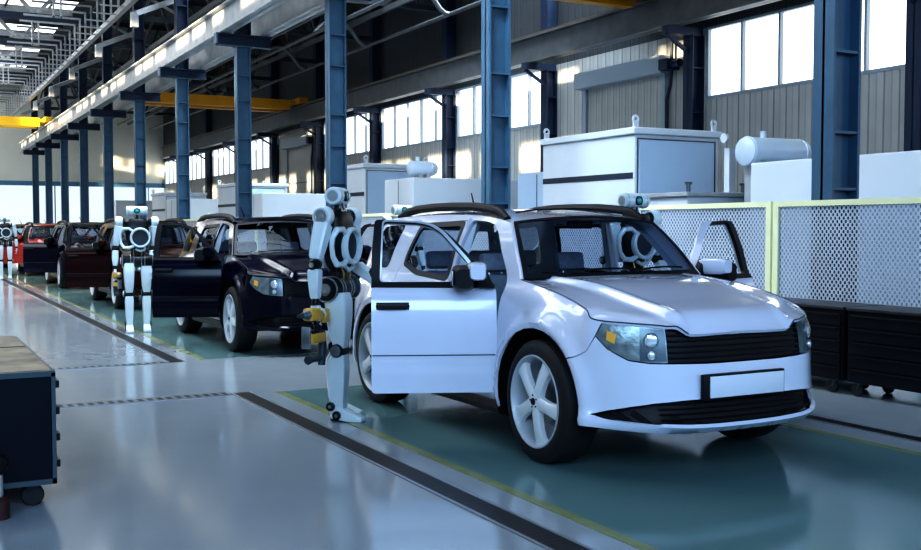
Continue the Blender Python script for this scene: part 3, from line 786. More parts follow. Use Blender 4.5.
def skin(vs, fs, name, m, parent, thick=.0, smooth=50, flip=None):
    me = bpy.data.meshes.new(name)
    bm = bmesh.new(); bv = [bm.verts.new(v) for v in vs]
    for f_ in fs:
        if len(set(f_)) == len(f_):
            try: bm.faces.new([bv[i] for i in f_])
            except ValueError: pass
    bmesh.ops.delete(bm, geom=[v for v in bm.verts if not v.link_faces], context='VERTS')
    bm.normal_update()
    c = flip if flip is not None else Vector((0, 1.2, .8))
    tot = sum(f_.calc_area() * f_.normal.dot((f_.calc_center_median() - c).normalized()) for f_ in bm.faces)
    if tot < 0: bmesh.ops.reverse_faces(bm, faces=bm.faces[:])
    bm.normal_update()
    if thick > 0:
        old = list(bm.verts); nrm = {v: v.normal.copy() for v in old}
        edges = [e for e in bm.edges if len(e.link_faces) == 1]
        faces = list(bm.faces); mp = {v: bm.verts.new(v.co - nrm[v] * thick) for v in old}
        for f_ in faces: bm.faces.new([mp[v] for v in reversed(f_.verts)])
        for e in edges:
            a, b = e.verts; f_ = e.link_faces[0]; vv = list(f_.verts); ia = vv.index(a)
            if vv[(ia + 1) % len(vv)] != b: a, b = b, a
            try: bm.faces.new([b, a, mp[a], mp[b]])
            except ValueError: pass
    bm.to_mesh(me); bm.free()
    for q in (m if isinstance(m, list) else [m]): me.materials.append(q)
    me.shade_smooth(); me.set_sharp_from_angle(angle=rad(smooth))
    o = bpy.data.objects.new(name, me); COL.objects.link(o)
    if parent: o.parent = parent
    return o
def panel(poly, name, m, parent, holes=(), d=.035, thick=.012, off=0., side=1, smooth=50, post=None):
    """poly/holes given as (s,z); mapped on the body surface"""
    A = lambda pl: [(s2a(s), z) for s, z in pl]
    v2, fs = tri(A(poly), [A(h) for h in holes], d)
    out_ = []
    e = .004
    for a, z in v2:
        s = a2s(a); p = P(s, z)
        if off:
            du = P(a2s(a + e), z) - P(a2s(a - e), z); dv = P(s, min(1.69, z + e)) - P(s, max(.271, z - e)); n_ = du.cross(dv).normalized()
            if n_.dot(Vector((p.x, p.y - 1.2, 0))) < 0: n_ = -n_
            p = p + n_ * off
        if side < 0: p = Vector((-p.x, p.y, p.z))
        if post: p = post(p)
        out_.append(p)
    return skin(out_, fs, name, m, parent, thick, smooth)
def arcpts(c, R_, a0, a1, n):
    return [(c[0] + R_ * math.cos(rad(a0 + (a1 - a0) * i / n)), c[1] + R_ * math.sin(rad(a0 + (a1 - a0) * i / n))) for i in range(n + 1)]

ZT = [.905, .898, .95, .968, .985, 1.045, 1.135, 1.20]      # height of the hood edge at stations 0..7
def ztop(s):
    s = abs(s)
    if 1.2 < s < 2.0:
        t = min(1, max(0, (s - 1.38) / .4)); t = t * t * (3 - 2 * t); return .898 + (.95 - .898) * t
    return cr(ZT, min(7, s)) if s >= 2 else .905 - .007 * min(1, s)
def zroof(y):
    return herm([.80, 1.0, 1.3, 1.8, 2.4, 2.9, 3.25], [1.590, 1.622, 1.648, 1.660, 1.655, 1.632, 1.585], y)

WSB, WST = (.42, 1.19), (.80, 1.59)      # windshield corners on the flank (y, z)
def wedge(t): # pillar front edge
    y = WSB[0] + (WST[0] - WSB[0]) * t; z = WSB[1] + (WST[1] - WSB[1]) * t + .02 * math.sin(PI * t)
    return y, z
def smooth_poly(pts, corner=.06, n=5):
    """round the corners of a polygon"""
    o = []; N_ = len(pts)
    for i in range(N_):
        a, b, c = (Vector(pts[i - 1]), Vector(pts[i]), Vector(pts[(i + 1) % N_]))
        u = a - b; w = c - b; k = min(corner, u.length * .45, w.length * .45)
        p0 = b + u.normalized() * k; p1 = b + w.normalized() * k
        for j in range(n + 1):
            t = j / n; o.append(tuple(p0 * (1 - t) ** 2 + b * 2 * t * (1 - t) + p1 * t * t))
    return o
def shrink(pts, d):
    N_ = len(pts); o = []; ar = sum(pts[i][0] * pts[(i + 1) % N_][1] - pts[(i + 1) % N_][0] * pts[i][1] for i in range(N_)); sg = 1 if ar > 0 else -1
    for i in range(N_):
        a, b, c = Vector(pts[i - 1]), Vector(pts[i]), Vector(pts[(i + 1) % N_])
        n1 = Vector((-(b - a).y, (b - a).x)).normalized() * sg; n2 = Vector((-(c - b).y, (c - b).x)).normalized() * sg
        m_ = n1 + n2; m_ = m_ / max(.5, m_.length_squared) * 2 if m_.length > 1e-6 else n1
        o.append(tuple(b + m_ * d * (1 if m_.length < 1.6 else 1.6 / m_.length)))
    return o

BELT = 1.150
FD = dict(y0=.57, y1=1.455, z0=.385)            # front door
# door opening, belt and up (y,z)
FD_TOP = [(.57, BELT - .01), (.63, 1.235), (.91, 1.52), (1.00, 1.575), (1.12, 1.60), (1.39, 1.614), (1.43, 1.40), (1.45, BELT)]
def Yp(pl): return [Y(a, b) for a, b in pl]

def make_wheel(parent, x, y, side):
    """one wheel; side=-1 shows its face toward -x"""
    ax = (side, 0, 0); w = .27
    r = empty('wheel', (x, y - .015, .41), (rad(-2) if y < 1 else 0), parent=parent)
    MB().lathe((0, 0, 0), ax, [(-w, .30), (-w, .365), (-w + .03, .400), (-w + .07, .410), (-.07, .410), (-.03, .402), (-.004, .372), (.002, .335), (-.004, .308), (-.03, .300), (-.06, .296), (-w, .30)], 56).build('tire', M['rubber'], r)
    MB().lathe((0, 0, 0), ax, [(-.012, .309), (.004, .307), (.004, .298), (-.01, .288), (-.05, .276), (-.16, .262), (-.16, .05)], 56).build('rim_barrel', M['rimin'], r)
    MB().lathe((0, 0, 0), ax, [(-.12, 0), (-.12, .155), (-.10, .155), (-.10, 0)], 40).build('brake_disc', M['hub'], r)
    g = MB()
    for k in range(5):
        t = 2 * PI * k / 5 + rad(45)
        u = Vector((0, math.cos(t), math.sin(t))); v = Vector((0, -math.sin(t), math.cos(t))); X = Vector(ax)
        rings = []
        for rr, hw, dep in ((.045, .048, .000), (.10, .043, .004), (.17, .043, .002), (.235, .050, -.006), (.268, .062, -.014), (.292, .080, -.012)):
            p = u * rr
            rings.append([p + v * hw + X * (-.045 + dep), p + v * hw * .96 + X * (-.012 + dep), p + v * hw * .62 + X * (-.002 + dep), p - v * hw * .62 + X * (-.002 + dep), p - v * hw * .96 + X * (-.012 + dep), p - v * hw + X * (-.045 + dep)])
        g.loft(rings)
    g.build('spokes', M['rim'], r, smooth=40)
    MB().lathe((0, 0, 0), ax, [(-.05, .0), (-.05, .062), (-.004, .062), (.002, .05), (.002, 0)], 28).build('hub', M['rim'], r)
    MB().lathe((0, 0, 0), ax, [(.0, .024), (.010, .022), (.012, 0)], 20).build('hub_cap', M['blackpl'], r)
    q = MB()
    for k in range(5):
        t = 2 * PI * k / 5 + rad(9); c = Vector((0, math.cos(t) * .042, math.sin(t) * .042)); q.cyl(c, c + Vector(ax) * .006, .006, n=8)
    q.build('wheel_nut', M['blackpl'], r)
    return r

def make_seat(parent, x, y, w=.50, back=True):
    r = empty('seat', (x, y, 0), parent=parent)
    MB().box((0, 0, .60), (w, .52, .16)).build('seat_cushion', M['seat'], r, bevel=.04)
    R_ = Matrix.Rotation(rad(-14), 3, 'X')
    MB().box((0, .32, .90), (w * .96, .13, .56), R_).build('backrest', M['seat'], r, bevel=.045)
    MB().box((0, .40, 1.27), (.27, .10, .155), R_).build('headrest', M['seat'], r, bevel=.035)
    MB().cyl((-.06, .39, 1.14), (-.06, .40, 1.22), .008, n=6).cyl((.06, .39, 1.14), (.06, .40, 1.22), .008, n=6).build('headrest_post', M['rb_metal'], r)
    return r

def make_car():
    car = empty('suv', (0, 0, 0))
    pm = M['paint_w']
    # ---- flank with fender, pillars, quarter
    arch_f = lambda c, r, a0, a1, n=16: [(c[0] + r * math.cos(rad(a)), c[1] + r * math.sin(rad(a))) for a in [a0 + (a1 - a0) * i / n for i in range(n + 1)]]
    af = (.03, .40); ar = (2.69, .40)
    RD0, RD1 = 1.47, 2.35
    # rear door outline and window
    rdoor = [(RD0, .40), (2.13, .40)] + arch_f(ar, .555, 164, 122, 6) + [(2.40, .95), (2.43, BELT), (2.39, 1.30), (2.28, 1.59), (1.45, 1.614), (1.47, BELT)]
    rwin = [(1.50, BELT - .01), (2.08, BELT + .02), (2.34, BELT + .09), (2.33, 1.30), (2.235, 1.58), (1.485, 1.596)]
    quarter = [(2.66, BELT + .06), (3.10, BELT + .06), (3.05, 1.40), (2.98, 1.55), (2.55, 1.57), (2.60, 1.40)]
    for sd in (-1, 1):
        top = []
        for i in range(13):
            t = i / 12; top.append(wedge(t))
        for y in (.95, 1.1, 1.3, 1.5, 1.8, 2.1, 2.4, 2.7, 2.9, 3.05): top.append((y, zroof(y) - .003))
        # lower rear outline
        outer = []
        outer += [Y(af[0] + .49 * math.cos(rad(a)), af[1] + .49 * math.sin(rad(a))) for a in (-12, 0, 15, 30, 45, 60, 75, 90, 105, 120, 130, 138.5)][::-1]
        # start: fender/bumper seam, arch back side, rocker...
        poly = []
        seam = [Y(-.345, .725), Y(-.45, .755)]
        hl_tip = (3.90, .892)
        # front edge up to hood corner
        poly += [hl_tip, (3.80, .93), (3.68, ztop(3.68) - .002)]
        for s in (4.0, 4.3, 4.6, 5.0, 5.4, 5.8, 6.2, 6.5): poly.append((s, ztop(s)))
        poly += [Y(*wedge(0))]
        poly += [Y(a, b) for a, b in top[1:]]
        poly += [Y(3.14, 1.59), (12.6, 1.50), (12.5, 1.40), (12.4, 1.20), (12.4, 1.0), (12.4, .70), (12.3, .40), (12.2, .31)]
        poly += [Y(3.24, .30), Y(ar[0] + .48, .31)]
        poly += [Y(ar[0] + .49 * math.cos(rad(a)), ar[1] + .49 * math.sin(rad(a))) for a in range(-5, 190, 12)]
        poly += [Y(ar[0] - .49, .29), Y(1.3, .29), Y(af[0] + .50, .29)]
        poly += [Y(af[0] + .49 * math.cos(rad(a)), af[1] + .49 * math.sin(rad(a))) for a in (-8, 5, 17, 29, 41, 53, 65, 77, 89, 101, 113, 125, 134, 138.5)]
        poly += [Y(-.45, .755), Y(-.53, .80)]
        opening = [(FD['y0'] + .005, FD['z0'] + .02), (FD['y1'] - .005, FD['z0'] + .02)] + FD_TOP[::-1]
        opening = smooth_poly(opening, .05, 3)
        holes = [Yp(opening), Yp(smooth_poly(rdoor, .035, 3)), Yp(smooth_poly(quarter, .05, 3))]
        b = panel(poly, 'body_side', pm, car, holes, d=.034, thick=.02, side=sd)
        # rear door
        rd = panel(Yp(smooth_poly(shrink(rdoor, .006), .035, 3)), 'rear_door', pm, car, [Yp(smooth_poly(rwin, .03, 3))], d=.034, thick=.03, side=sd)
        panel(Yp(smooth_poly(shrink(rwin, -.012), .05, 3)), 'window_seal', M['satin'], rd, [Yp(smooth_poly(shrink(rwin, .03), .05, 3))], d=.04, thick=.02, off=.003, side=sd)
        panel(Yp(smooth_poly(shrink(rwin, .02), .05, 3)), 'window_glass', M['glass'], rd, d=.1, thick=0, off=-.010, side=sd)
        panel(Yp([(1.60, .93), (1.79, .93), (1.79, .965), (1.60, .965)]), 'door_handle', M['blackpl'], rd, d=.05, thick=.03, off=.032, side=sd)
        panel(Yp(smooth_poly(shrink(quarter, -.012), .05, 3)), 'quarter_glass', M['glass_dk'], car, d=.08, thick=0, off=.002, side=sd)
        # inner jambs of the front opening
        jo = smooth_poly(opening, .0001, 1)
        jb = Yp(resample(opening, .08)); vs = []; fs = []
        for (s, z) in jb:
            p = P(s, z, False); q = Vector((p.x - .10, p.y, p.z)); p2 = Vector((p.x - .012, p.y, p.z))
            for v in (p2, q): vs.append((sd * v.x, v.y, v.z))
        n_ = len(jb)
        for i in range(n_): fs.append((2 * i, 2 * ((i + 1) % n_), 2 * ((i + 1) % n_) + 1, 2 * i + 1))
        skin(vs, fs, 'door_jamb', M['jamb'], car, .0, 60)
        # pillar between the doors, seen inside
        g = MB(); g.bar((sd * .80, 1.48, .42), (sd * .755, 1.47, BELT), .07, .09).bar((sd * .755, 1.47, BELT), (sd * .635, 1.42, 1.62), .05, .075)
        g.build('centre_pillar', M['jamb'], car, smooth=0)
        # wheel housings
        for (yc, zc) in (af, ar):
            vs = []; fs = []; n_ = 20
            for i in range(n_ + 1):
                a = rad(-14 + 208 * i / n_); yy = yc + .495 * math.cos(a); zz = zc + .495 * math.sin(a)
                xo = P(SY(min(3.0, max(-.45, yy)), max(.28, zz)), max(.28, zz)).x - .012
                vs += [(sd * xo, yy, zz), (sd * .50, yy, zz)]
            for i in range(n_): fs.append((2 * i, 2 * i + 1, 2 * i + 3, 2 * i + 2))
            k = len(vs); vs.append((sd * .50, yc, zc - .1))
            for i in range(n_): fs.append((2 * i + 1, k, 2 * i + 3))
            skin(vs, fs, 'wheel_housing', M['blackpl'], car, 0, 60)
        # headlight
        hl = [(2.02, .735), (2.45, .737), (3.0, .752), (3.50, .812), (3.86, .890), (3.64, .968), (3.3, .958), (3.0, .955), (2.5, .948), (2.02, .937)]
        h = panel(hl, 'headlight', M['lampbowl'], car, d=.03, thick=.03, off=.001, side=sd)
        panel([(2.05, .745), (2.72, .747), (2.66, .945), (2.05, .932)], 'lamp_bezel', M['lampbez'], h, d=.03, thick=.01, off=.006, side=sd)
        for (s, z, rr) in ((2.40, .872, .047), (2.42, .785, .028)):
            p = P(s, z); p2 = P(s + .05, z); t_ = (p2 - p).normalized(); nn = Vector((t_.y, -t_.x, 0)); nn = -nn if nn.y > 0 else nn
            p = p + nn * .008
            c = Vector((sd * p.x, p.y, p.z)); nn = Vector((sd * nn.x, nn.y, nn.z))
            MB().lathe(c, nn, [(-.01, rr), (.006, rr), (.010, rr * .92), (.006, rr * .8)], 24).build('lamp_ring', M['rb_metal'], h)
            MB().lathe(c, nn, [(.004, rr * .86), (.010, rr * .6), (.013, rr * .2), (.013, 0)], 24).build('lamp_lens', M['lamplens'], h)
        panel([(3.34, .845), (3.55, .868), (3.52, .925), (3.28, .905)], 'turn_indicator', M['amber'], h, d=.03, thick=.008, off=.006, side=sd)
        # fixed detail: roof rail
        pts = []; rr = []
        ys_ = [.90, .95, 1.03, 1.15, 1.45, 1.8, 2.15, 2.45, 2.62, 2.73, 2.80]
        hs = [.0, .020, .040, .050, .056, .058, .056, .050, .036, .018, .0]
        for y, hh in zip(ys_, hs): pts.append((sd * (P(SY(y, 1.6), zroof(y) - .01).x - .035), y, zroof(y) + .008 + hh)); rr.append(.042 if hh > .03 else .030)
        MB().tube(pts, rr, 10, sx=1.0, sy=.85).build('roof_rail', M['blackpl'], car)
        for wy in (0., 2.67): make_wheel(car, sd * (.975 if wy < 1 else .945), wy + (0 if wy < 1 else .05), sd)
        # rocker trim
        MB().tube([(sd * .87, .54, .275), (sd * .87, 2.12, .275)], .055, 8).build('sill_trim', M['blackpl'], car)
        # tail lamp
        panel([(11.6, .98), (12.35, .98), (12.35, 1.24), (11.75, 1.24)], 'tail_lamp', mat('tail_lamp_red', (.35, .01, .01), .2, coat=1) if sd < 0 else bpy.data.materials['tail_lamp_red'], car, d=.05, thick=.01, off=.004, side=sd)
    # ---- bumper
    half = [(0, .722), (1.0, .722), (2.0, .728), (2.45, .730), (3.0, .745), (3.53, .806), (3.88, .884)] + [Y(-.53, .793), Y(-.45, .748)] + \
           [Y(af[0] + .49 * math.cos(rad(a)), af[1] + .49 * math.sin(rad(a))) for a in (139.5, 150, 160, 170, 180, 188)] + [Y(-.45, .340), (4.4, .338), (3.6, .328), (2.5, .310), (1.2, .300), (0, .297)]
    full = half + [(-s, z) for s, z in half[::-1] if abs(s) > 1e-6]
    ik = [(0, .512), (.9, .512), (1.7, .508), (2.4, .494), (3.0, .470), (3.6, .440), (4.06, .412), (3.7, .392), (3.1, .374), (2.4, .358), (1.6, .345), (.8, .338), (0, .336)]
    ifull = ik + [(-s, z) for s, z in ik[::-1] if abs(s) > 1e-6]
    bp = panel(full, 'front_bumper', pm, car, [ifull], d=.032, thick=.025)
    it = panel(ifull, 'lower_intake', M['blackpl'], bp, d=.05, thick=.01, off=-.06)
    g = MB()
    for k in range(5):
        z = .365 + k * .030; pts = [P(s, z, False) + Vector((0, .035, 0)) for s in [-2.2 + .4 * j for j in range(12)]]
        g.tube(pts, .006, 6)
    g.build('intake_slat', M['blackpl'], bp)
    for sd in (-1, 1):
        for (s0, s1) in ((2.5, 2.9), (2.95, 3.4)):
            a = P(s0, .36, False); b = P(s1, .43, False)
            MB().bar((sd * a.x * .985, a.y + .05, a.z), (sd * b.x * .985, b.y + .05, b.z), .02, .03).build('intake_fin', M['satin'], bp, smooth=0)
    # grille
    gl = [(0, .73), (1.96, .736), (1.96, .935), (1.72, .930), (1.42, .905), (0, .905)]
    gf = gl + [(-s, z) for s, z in gl[::-1] if abs(s) > 1e-6]
    gr = panel(gf, 'grille', M['blackpl'], car, d=.04, thick=.02, off=-.045)
    g = MB()
    for k in range(5):
        z = .760 + k * .034; m_ = 1.9
        g.tube([P(-m_ + 2 * m_ * j / 14, z, False) + Vector((0, .034, 0)) for j in range(15)], .006, 6)
    g.build('grille_slat', M['blackpl'], gr)
    MB().bb(-.16, .16, -.955, -.94, .79, .85).build('grille_bar', M['satin'], gr, smooth=0, bevel=.005) if False else None
    # plate
    lp = empty('license_plate', (-.035, -.968, .583), parent=car)
    MB().box((0, .010, 0), (.665, .03, .158)).build('plate_frame', M['blackpl'], lp, bevel=.006)
    MB().box((.018, -.008, 0), (.605, .008, .132)).build('plate_blank', M['plate'], lp, bevel=.003)
    # ---- hood
    bs = [(-6.86 + 13.72 * i / 150) for i in range(151)]
    edge = []
    for s in bs:
        z = ztop(s) if abs(s) < 6.5 else ztop(abs(s)); p = P(s, z, False)
        w_ = 1.0
        edge.append(Vector((p.x * .994, p.y - .006 * (1 if abs(s) < 3 else 0), p.z + .006)))
    rear = []
    e0, e1 = edge[-1], edge[0]
    for i in range(1, 30):
        t = i / 30; x = e0.x + (e1.x - e0.x) * t; q = 1 - (x / e0.x) ** 2
        rear.append(Vector((x, e0.y - .20 * q, e0.z + .025 * q)))
    hz = lambda y: herm([-.96, -.80, -.5, -.07, .42], [.925, .985, 1.055, 1.150, 1.195], y)
    def hoodz(x, y):
        ax_ = abs(x); t = (y + .95) / 1.35; xr = .43 + .20 * t
        u = (ax_ - xr) / .05; st = 1 / (1 + math.exp(min(30, max(-30, u * 3.6))))
        crown = .030 * (1 - (ax_ / .85) ** 2)
        return hz(y) + (.036 - .014 * t) * st + crown - .024 + .014 * math.exp(-((ax_ - xr + .03) / .03) ** 2)
    loop = edge + rear
    v2, fs = tri([(p.x, p.y) for p in loop], [], .028)
    src = edge + rear; dl = [p.z - hoodz(p.x, p.y) for p in src]
    vs = []
    for x, y in v2:
        wsum = 0; ds = 0; dmin = 9
        for p, dd in zip(src, dl):
            q = math.hypot(p.x - x, p.y - y); dmin = min(dmin, q)
            w_ = 1 / (q * q + 1e-6); wsum += w_ * w_; ds += w_ * w_ * dd
        k = math.exp(-(dmin / .075) ** 2)
        vs.append((x, y, hoodz(x, y) + ds / wsum * k))
    hd = skin(vs, fs, 'hood', pm, car, .02, 60, flip=Vector((0, -.2, 0)))
    for sg in (1, -1):
        MB().tube([Vector((sg * abs(p.x) - sg * .004, p.y, p.z - .001)) for p in edge[-60:]], .0045, 6).build('hood_gap', M['slot'], hd)
    # cowl, wipers
    vs = [tuple(p + Vector((0, .0, .0))) for p in [e0] + rear + [e1]]; n_ = len(vs)
    def ws(u, v):
        """windshield: u -1..1, v 0 bottom .. 1 top"""
        y, z = wedge(v); px = P(SY(y, z), z, False).x - .022
        q = 1 - u * u
        return Vector((u * px, y - .012 - (.17 * (1 - v) + .06 * v) * q + .0, z + .006 + (.0 * (1 - v) + .045 * v) * q * 1.0))
    cw = [ws(-1 + 2 * i / 30, .0) for i in range(31)]
    cv = [tuple(p) for p in [e1] + rear[::-1] + [e0]] + [tuple(p + Vector((0, 0, -.01))) for p in cw]
    skin(cv, [(i, i + 1, 31 + i + 1, 31 + i) for i in range(30)], 'cowl', M['blackpl'], car, 0, 60, flip=Vector((0, .3, 0)))
    def patch(u0, u1, v0, v1, nu, nv, off=0.):
        vs = []; fs = []
        for j in range(nv + 1):
            for i in range(nu + 1):
                vs.append(ws(u0 + (u1 - u0) * i / nu, v0 + (v1 - v0) * j / nv) + Vector((0, -.8, .6)) * off)
        for j in range(nv):
            for i in range(nu): a = j * (nu + 1) + i; fs.append((a, a + 1, a + nu + 2, a + nu + 1))
        return vs, fs
    wsh = skin(*patch(-.97, .97, .03, .97, 24, 10), 'windshield', M['glass'], car, 0, 80)
    g = MB()
    for a in ((-1, 1, 0, .075, 24, 2), (-1, 1, .955, 1, 24, 1), (-1, -.955, 0, 1, 1, 12), (.955, 1, 0, 1, 1, 12)):
        v_, f_ = patch(*a, off=.004); g.add(v_, f_)
    skin(g.v, g.f, 'windshield_seal', M['satin'], wsh, .006, 60, flip=Vector((0, 1.2, .8)))
    for (a, b) in (((-.62, .05), (.10, .075)), ((.05, .05), (.72, .085))):
        pts = [ws(a[0] + (b[0] - a[0]) * t / 8, a[1] + (b[1] - a[1]) * t / 8 + .03 * math.sin(PI * t / 8)) + Vector((0, -.02, .018)) for t in range(9)]
        MB().tube(pts, .008, 6).build('wiper', M['blackpl'], car)
    # pillar faces between flank and glass
    for sd in (-1, 1):
        vs = []
        for i in range(17):
            y, z = wedge(i / 16); p = P(SY(y, z), z, False); q = ws(1, i / 16)
            vs += [(sd * (p.x), p.y, p.z), (sd * (p.x - .010), p.y - .012, p.z + .008), (sd * q.x, q.y - .002, q.z - .004)]
        fs = []
        for i in range(16):
            for k in (0, 1): a = 3 * i + k; fs.append((a, a + 1, a + 4, a + 3))
        skin(vs, fs, 'pillar_face', pm, car, 0, 60)
    # roof
    vs = []; fs = []; nu = 32; rows = []
    ys_ = [.80, .86, .95, 1.1, 1.3, 1.5, 1.8, 2.1, 2.4, 2.7, 2.95, 3.1, 3.22]
    for y in ys_:
        zr = zroof(y); px = P(SY(y, min(1.69, zr)), zr, False).x
        for i in range(nu + 1):
            u = -1 + 2 * i / nu; uu = math.sin(u * PI / 2) * .35 + u * .65
            q = 1 - uu * uu; yy = y
            if y < .97: yy = y - .072 * q * (1 - (y - .80) / .17)
            if y > 2.9: yy = y + .06 * q
            vs.append((uu * px, yy, zr + .05 * (1 - abs(uu) ** 3.2) * (1 if y > .9 else .9 + (y - .8) * 1.0)))
    for j in range(len(ys_) - 1):
        for i in range(nu): a = j * (nu + 1) + i; fs.append((a, a + 1, a + nu + 2, a + nu + 1))
    skin(vs, fs, 'roof', pm, car, .02, 60, flip=Vector((0, 1.8, 0)))
    MB().tube([(-.50, 1.0, 1.668), (-.35, .98, 1.688), (0, .97, 1.70), (.35, .98, 1.688), (.50, 1.0, 1.668)], .008, 6).build('roof_seam', M['satin'], car)
    MB().tube([(.0, 2.55, 1.70), (-.03, 2.50, 1.76), (-.10, 2.42, 1.86)], [.014, .008, .005], 8).build('antenna', M['blackpl'], car)
    # tailgate
    tg = [(12.35, .32), (14, .32), (14, 1.66), (13.0, 1.655), (12.55, 1.60)]
    tgf = tg
    for sd in (-1, 1):
        panel([(12.3, .32), (13.99, .32), (13.99, 1.62), (13.0, 1.615), (12.55, 1.585), (12.45, 1.2)], 'tailgate', pm, car, [[(12.75, 1.10), (13.99, 1.10), (13.99, 1.54), (12.85, 1.52)]], d=.06, thick=.02, side=sd)
        panel([(12.7, 1.08), (13.999, 1.08), (13.999, 1.56), (12.8, 1.54)], 'rear_glass', M['glass'], car, d=.1, thick=0, off=-.006, side=sd)
    # ---- hidden mass and interior
    MB().bb(-.84, .84, .56, 3.2, .21, .40).bb(-.50, .50, -.80, .56, .30, .88).bb(-.72, .72, .44, .56, .30, 1.10).bb(-.84, .84, 2.05, 2.12, .3, .5).bb(-.6, .6, 3.0, 3.1, .35, .9).build('underbody', M['blackpl'], car, smooth=0)
    MB().bb(-.48, .48, 2.1, 3.05, .4, .75).build('luggage_floor', M['interior'], car, smooth=0)
    for sd in (-1, 1):
        MB().bb(sd * .80, sd * .76, 1.60, 2.9, .4, BELT - .02).build('interior_trim', M['interior'], car, smooth=0)
    d_ = MB().loft([[(x, .40, 1.10), (x, .46, 1.135), (x, .62, 1.13), (x, .74, 1.08), (x, .76, .95), (x, .62, .72), (x, .46, .70)] for x in (-.74, -.4, 0, .4, .74)])
    d_.build('dashboard', M['dash'], car, bevel=0)
    sw = empty('steering_wheel', (.36, .93, .98), parent=car)
    MB().ring((0, 0, 0), (0, .85, .5), .175, .016, 28, 8).build('wheel_rim', M['blackpl'], sw)
    MB().sphere((0, -.02, 0), .06, 8, (1, .5, 1)).bar((-.16, 0, .0), (.16, 0, .0), .03, .025).bar((0, 0, 0), (0, .08, -.15), .03).bar((0, 0, 0), (0, -.2, -.12), .05).build('wheel_boss', M['blackpl'], sw)
    for x in (-.36, .36): make_seat(car, x, 1.15)
    for x in (-.42, .0, .42): make_seat(car, x, 2.0, .40)
    MB().box((0, .87, 1.575), (.22, .03, .06)).build('rear_view_mirror', M['blackpl'], car, bevel=.01)
    # ---- front doors, hinged at the fender and swung open
    for sd, ang in ((-1, 66), (1, 76)):
        hx = P(SY(.6, .8), .8).x; d0 = empty('front_door', (sd * hx, FD['y0'], 0), sd * rad(ang) * -1 if False else 0, parent=car)
        def loc(p, sd=sd, hx=hx): return Vector((p.x - sd * hx, p.y - FD['y0'], p.z))
        lower = [(FD['y0'], .385), (FD['y1'], .385), (FD['y1'], BELT), (FD['y0'], BELT - .02)]
        # the shell's shut side near the arch
        panel(Yp(smooth_poly(lower, .03, 3)), 'door_skin', pm, d0, d=.04, thick=.045, side=sd, post=loc)
        panel(Yp([(FD['y0'] + .05, .43), (FD['y1'] - .05, .43), (FD['y1'] - .05, BELT - .03), (FD['y0'] + .05, BELT - .05)]), 'door_trim', M['interior'], d0, d=.08, thick=.03, off=-.05, side=sd, post=loc)
        up = [(FD['y0'] + .005, BELT - .02)] + FD_TOP[1:-2] + [(1.45, 1.40), (FD['y1'], BELT - .02)]
        up[5] = (1.43, 1.612)
        inn = [(.70, BELT + .018), (.76, 1.295), (.95, 1.515), (1.025, 1.566), (1.12, 1.588), (1.365, 1.598), (1.375, 1.40), (1.385, BELT + .018)]
        panel(Yp(smooth_poly(up, .03, 3)), 'window_frame', M['satin'], d0, [Yp(smooth_poly(inn, .03, 3))], d=.045, thick=.03, side=sd, post=loc)
        lin = [(p[0] - .022 if p[0] < 1.3 else p[0] + .012, p[1] + (.010 if p[1] > 1.25 else -.002)) for p in inn] if sd < 0 else shrink(inn, -.016)
        panel(Yp(smooth_poly(lin, .03, 3)), 'frame_edge', M['jamb'] if sd < 0 else M['satin'], d0, [Yp(smooth_poly(inn, .03, 3))], d=.05, thick=.006, off=.003, side=sd, post=loc)
        if sd > 0: panel(Yp([(.575, BELT), (.60, 1.25), (.885, 1.535), (.98, 1.590), (1.10, 1.612), (1.10, 1.590), (1.02, 1.555), (.945, 1.50), (.70, 1.235), (.655, BELT)]), 'frame_cover', pm, d0, d=.05, thick=.012, off=.012, side=sd, post=loc)
        # silver inner face of the frame
        inn2 = shrink(inn, -.014)
        panel(Yp(smooth_poly(inn2, .03, 3)), 'frame_lining', M['jamb'], d0, [Yp(smooth_poly(inn, .03, 3))], d=.05, thick=.02, off=-.028, side=sd, post=loc)
        panel(Yp(inn), 'window_glass', M['glass_clear'], d0, d=.12, thick=0, off=-.015, side=sd, post=loc)
        MB().prism([(.01, BELT - .03), (.14, BELT - .02), (.115, 1.31), (.06, 1.23)], sd * .07, 'yz', sd * -.075).build('mirror_base', M['blackpl'], d0, bevel=.01)
        panel(Yp([(FD['y0'] + .01, BELT - .028), (FD['y1'], BELT - .022), (FD['y1'], BELT + .004), (FD['y0'] + .01, BELT)]), 'belt_moulding', M['satin'], d0, d=.06, thick=.02, off=.008, side=sd, post=loc)
        panel(Yp([(FD['y0'] + .01, .650), (FD['y1'] - .006, .650), (FD['y1'] - .006, .657), (FD['y0'] + .01, .657)]), 'door_crease_shade', M['slot'], d0, d=.06, thick=.004, off=.0015, side=sd, post=loc)  # dark strip laid on the skin for the shade of the crease
        # handle
        hn = empty('door_handle', (0, 0, 0), parent=d0)
        p = loc(P(*Y(1.36, .955))); 
        pts = []
        for yy in (1.195, 1.21, 1.31, 1.40, 1.415):
            q = P(*Y(yy, 1.0)); q = Vector((sd * q.x, q.y, q.z)); q.x += sd * (.012 if yy in (1.195, 1.415) else .038); pts.append(q - Vector((sd * hx, FD['y0'], 0)))
        MB().tube(pts, [.014, .02, .022, .02, .014], 8, sx=.7).build('grip', M['blackpl'], hn)
        panel(Yp([(1.19, .975), (1.42, .975), (1.42, 1.025), (1.19, 1.025)]), 'handle_recess', M['satin'], hn, d=.05, thick=.008, off=.006, side=sd, post=loc)
        # wing mirror
        q = P(*Y(.78, 1.2)); m0 = Vector((sd * q.x, q.y, 1.185)) - Vector((sd * hx, FD['y0'], 0))
        mr = empty('wing_mirror', tuple(m0), parent=d0)
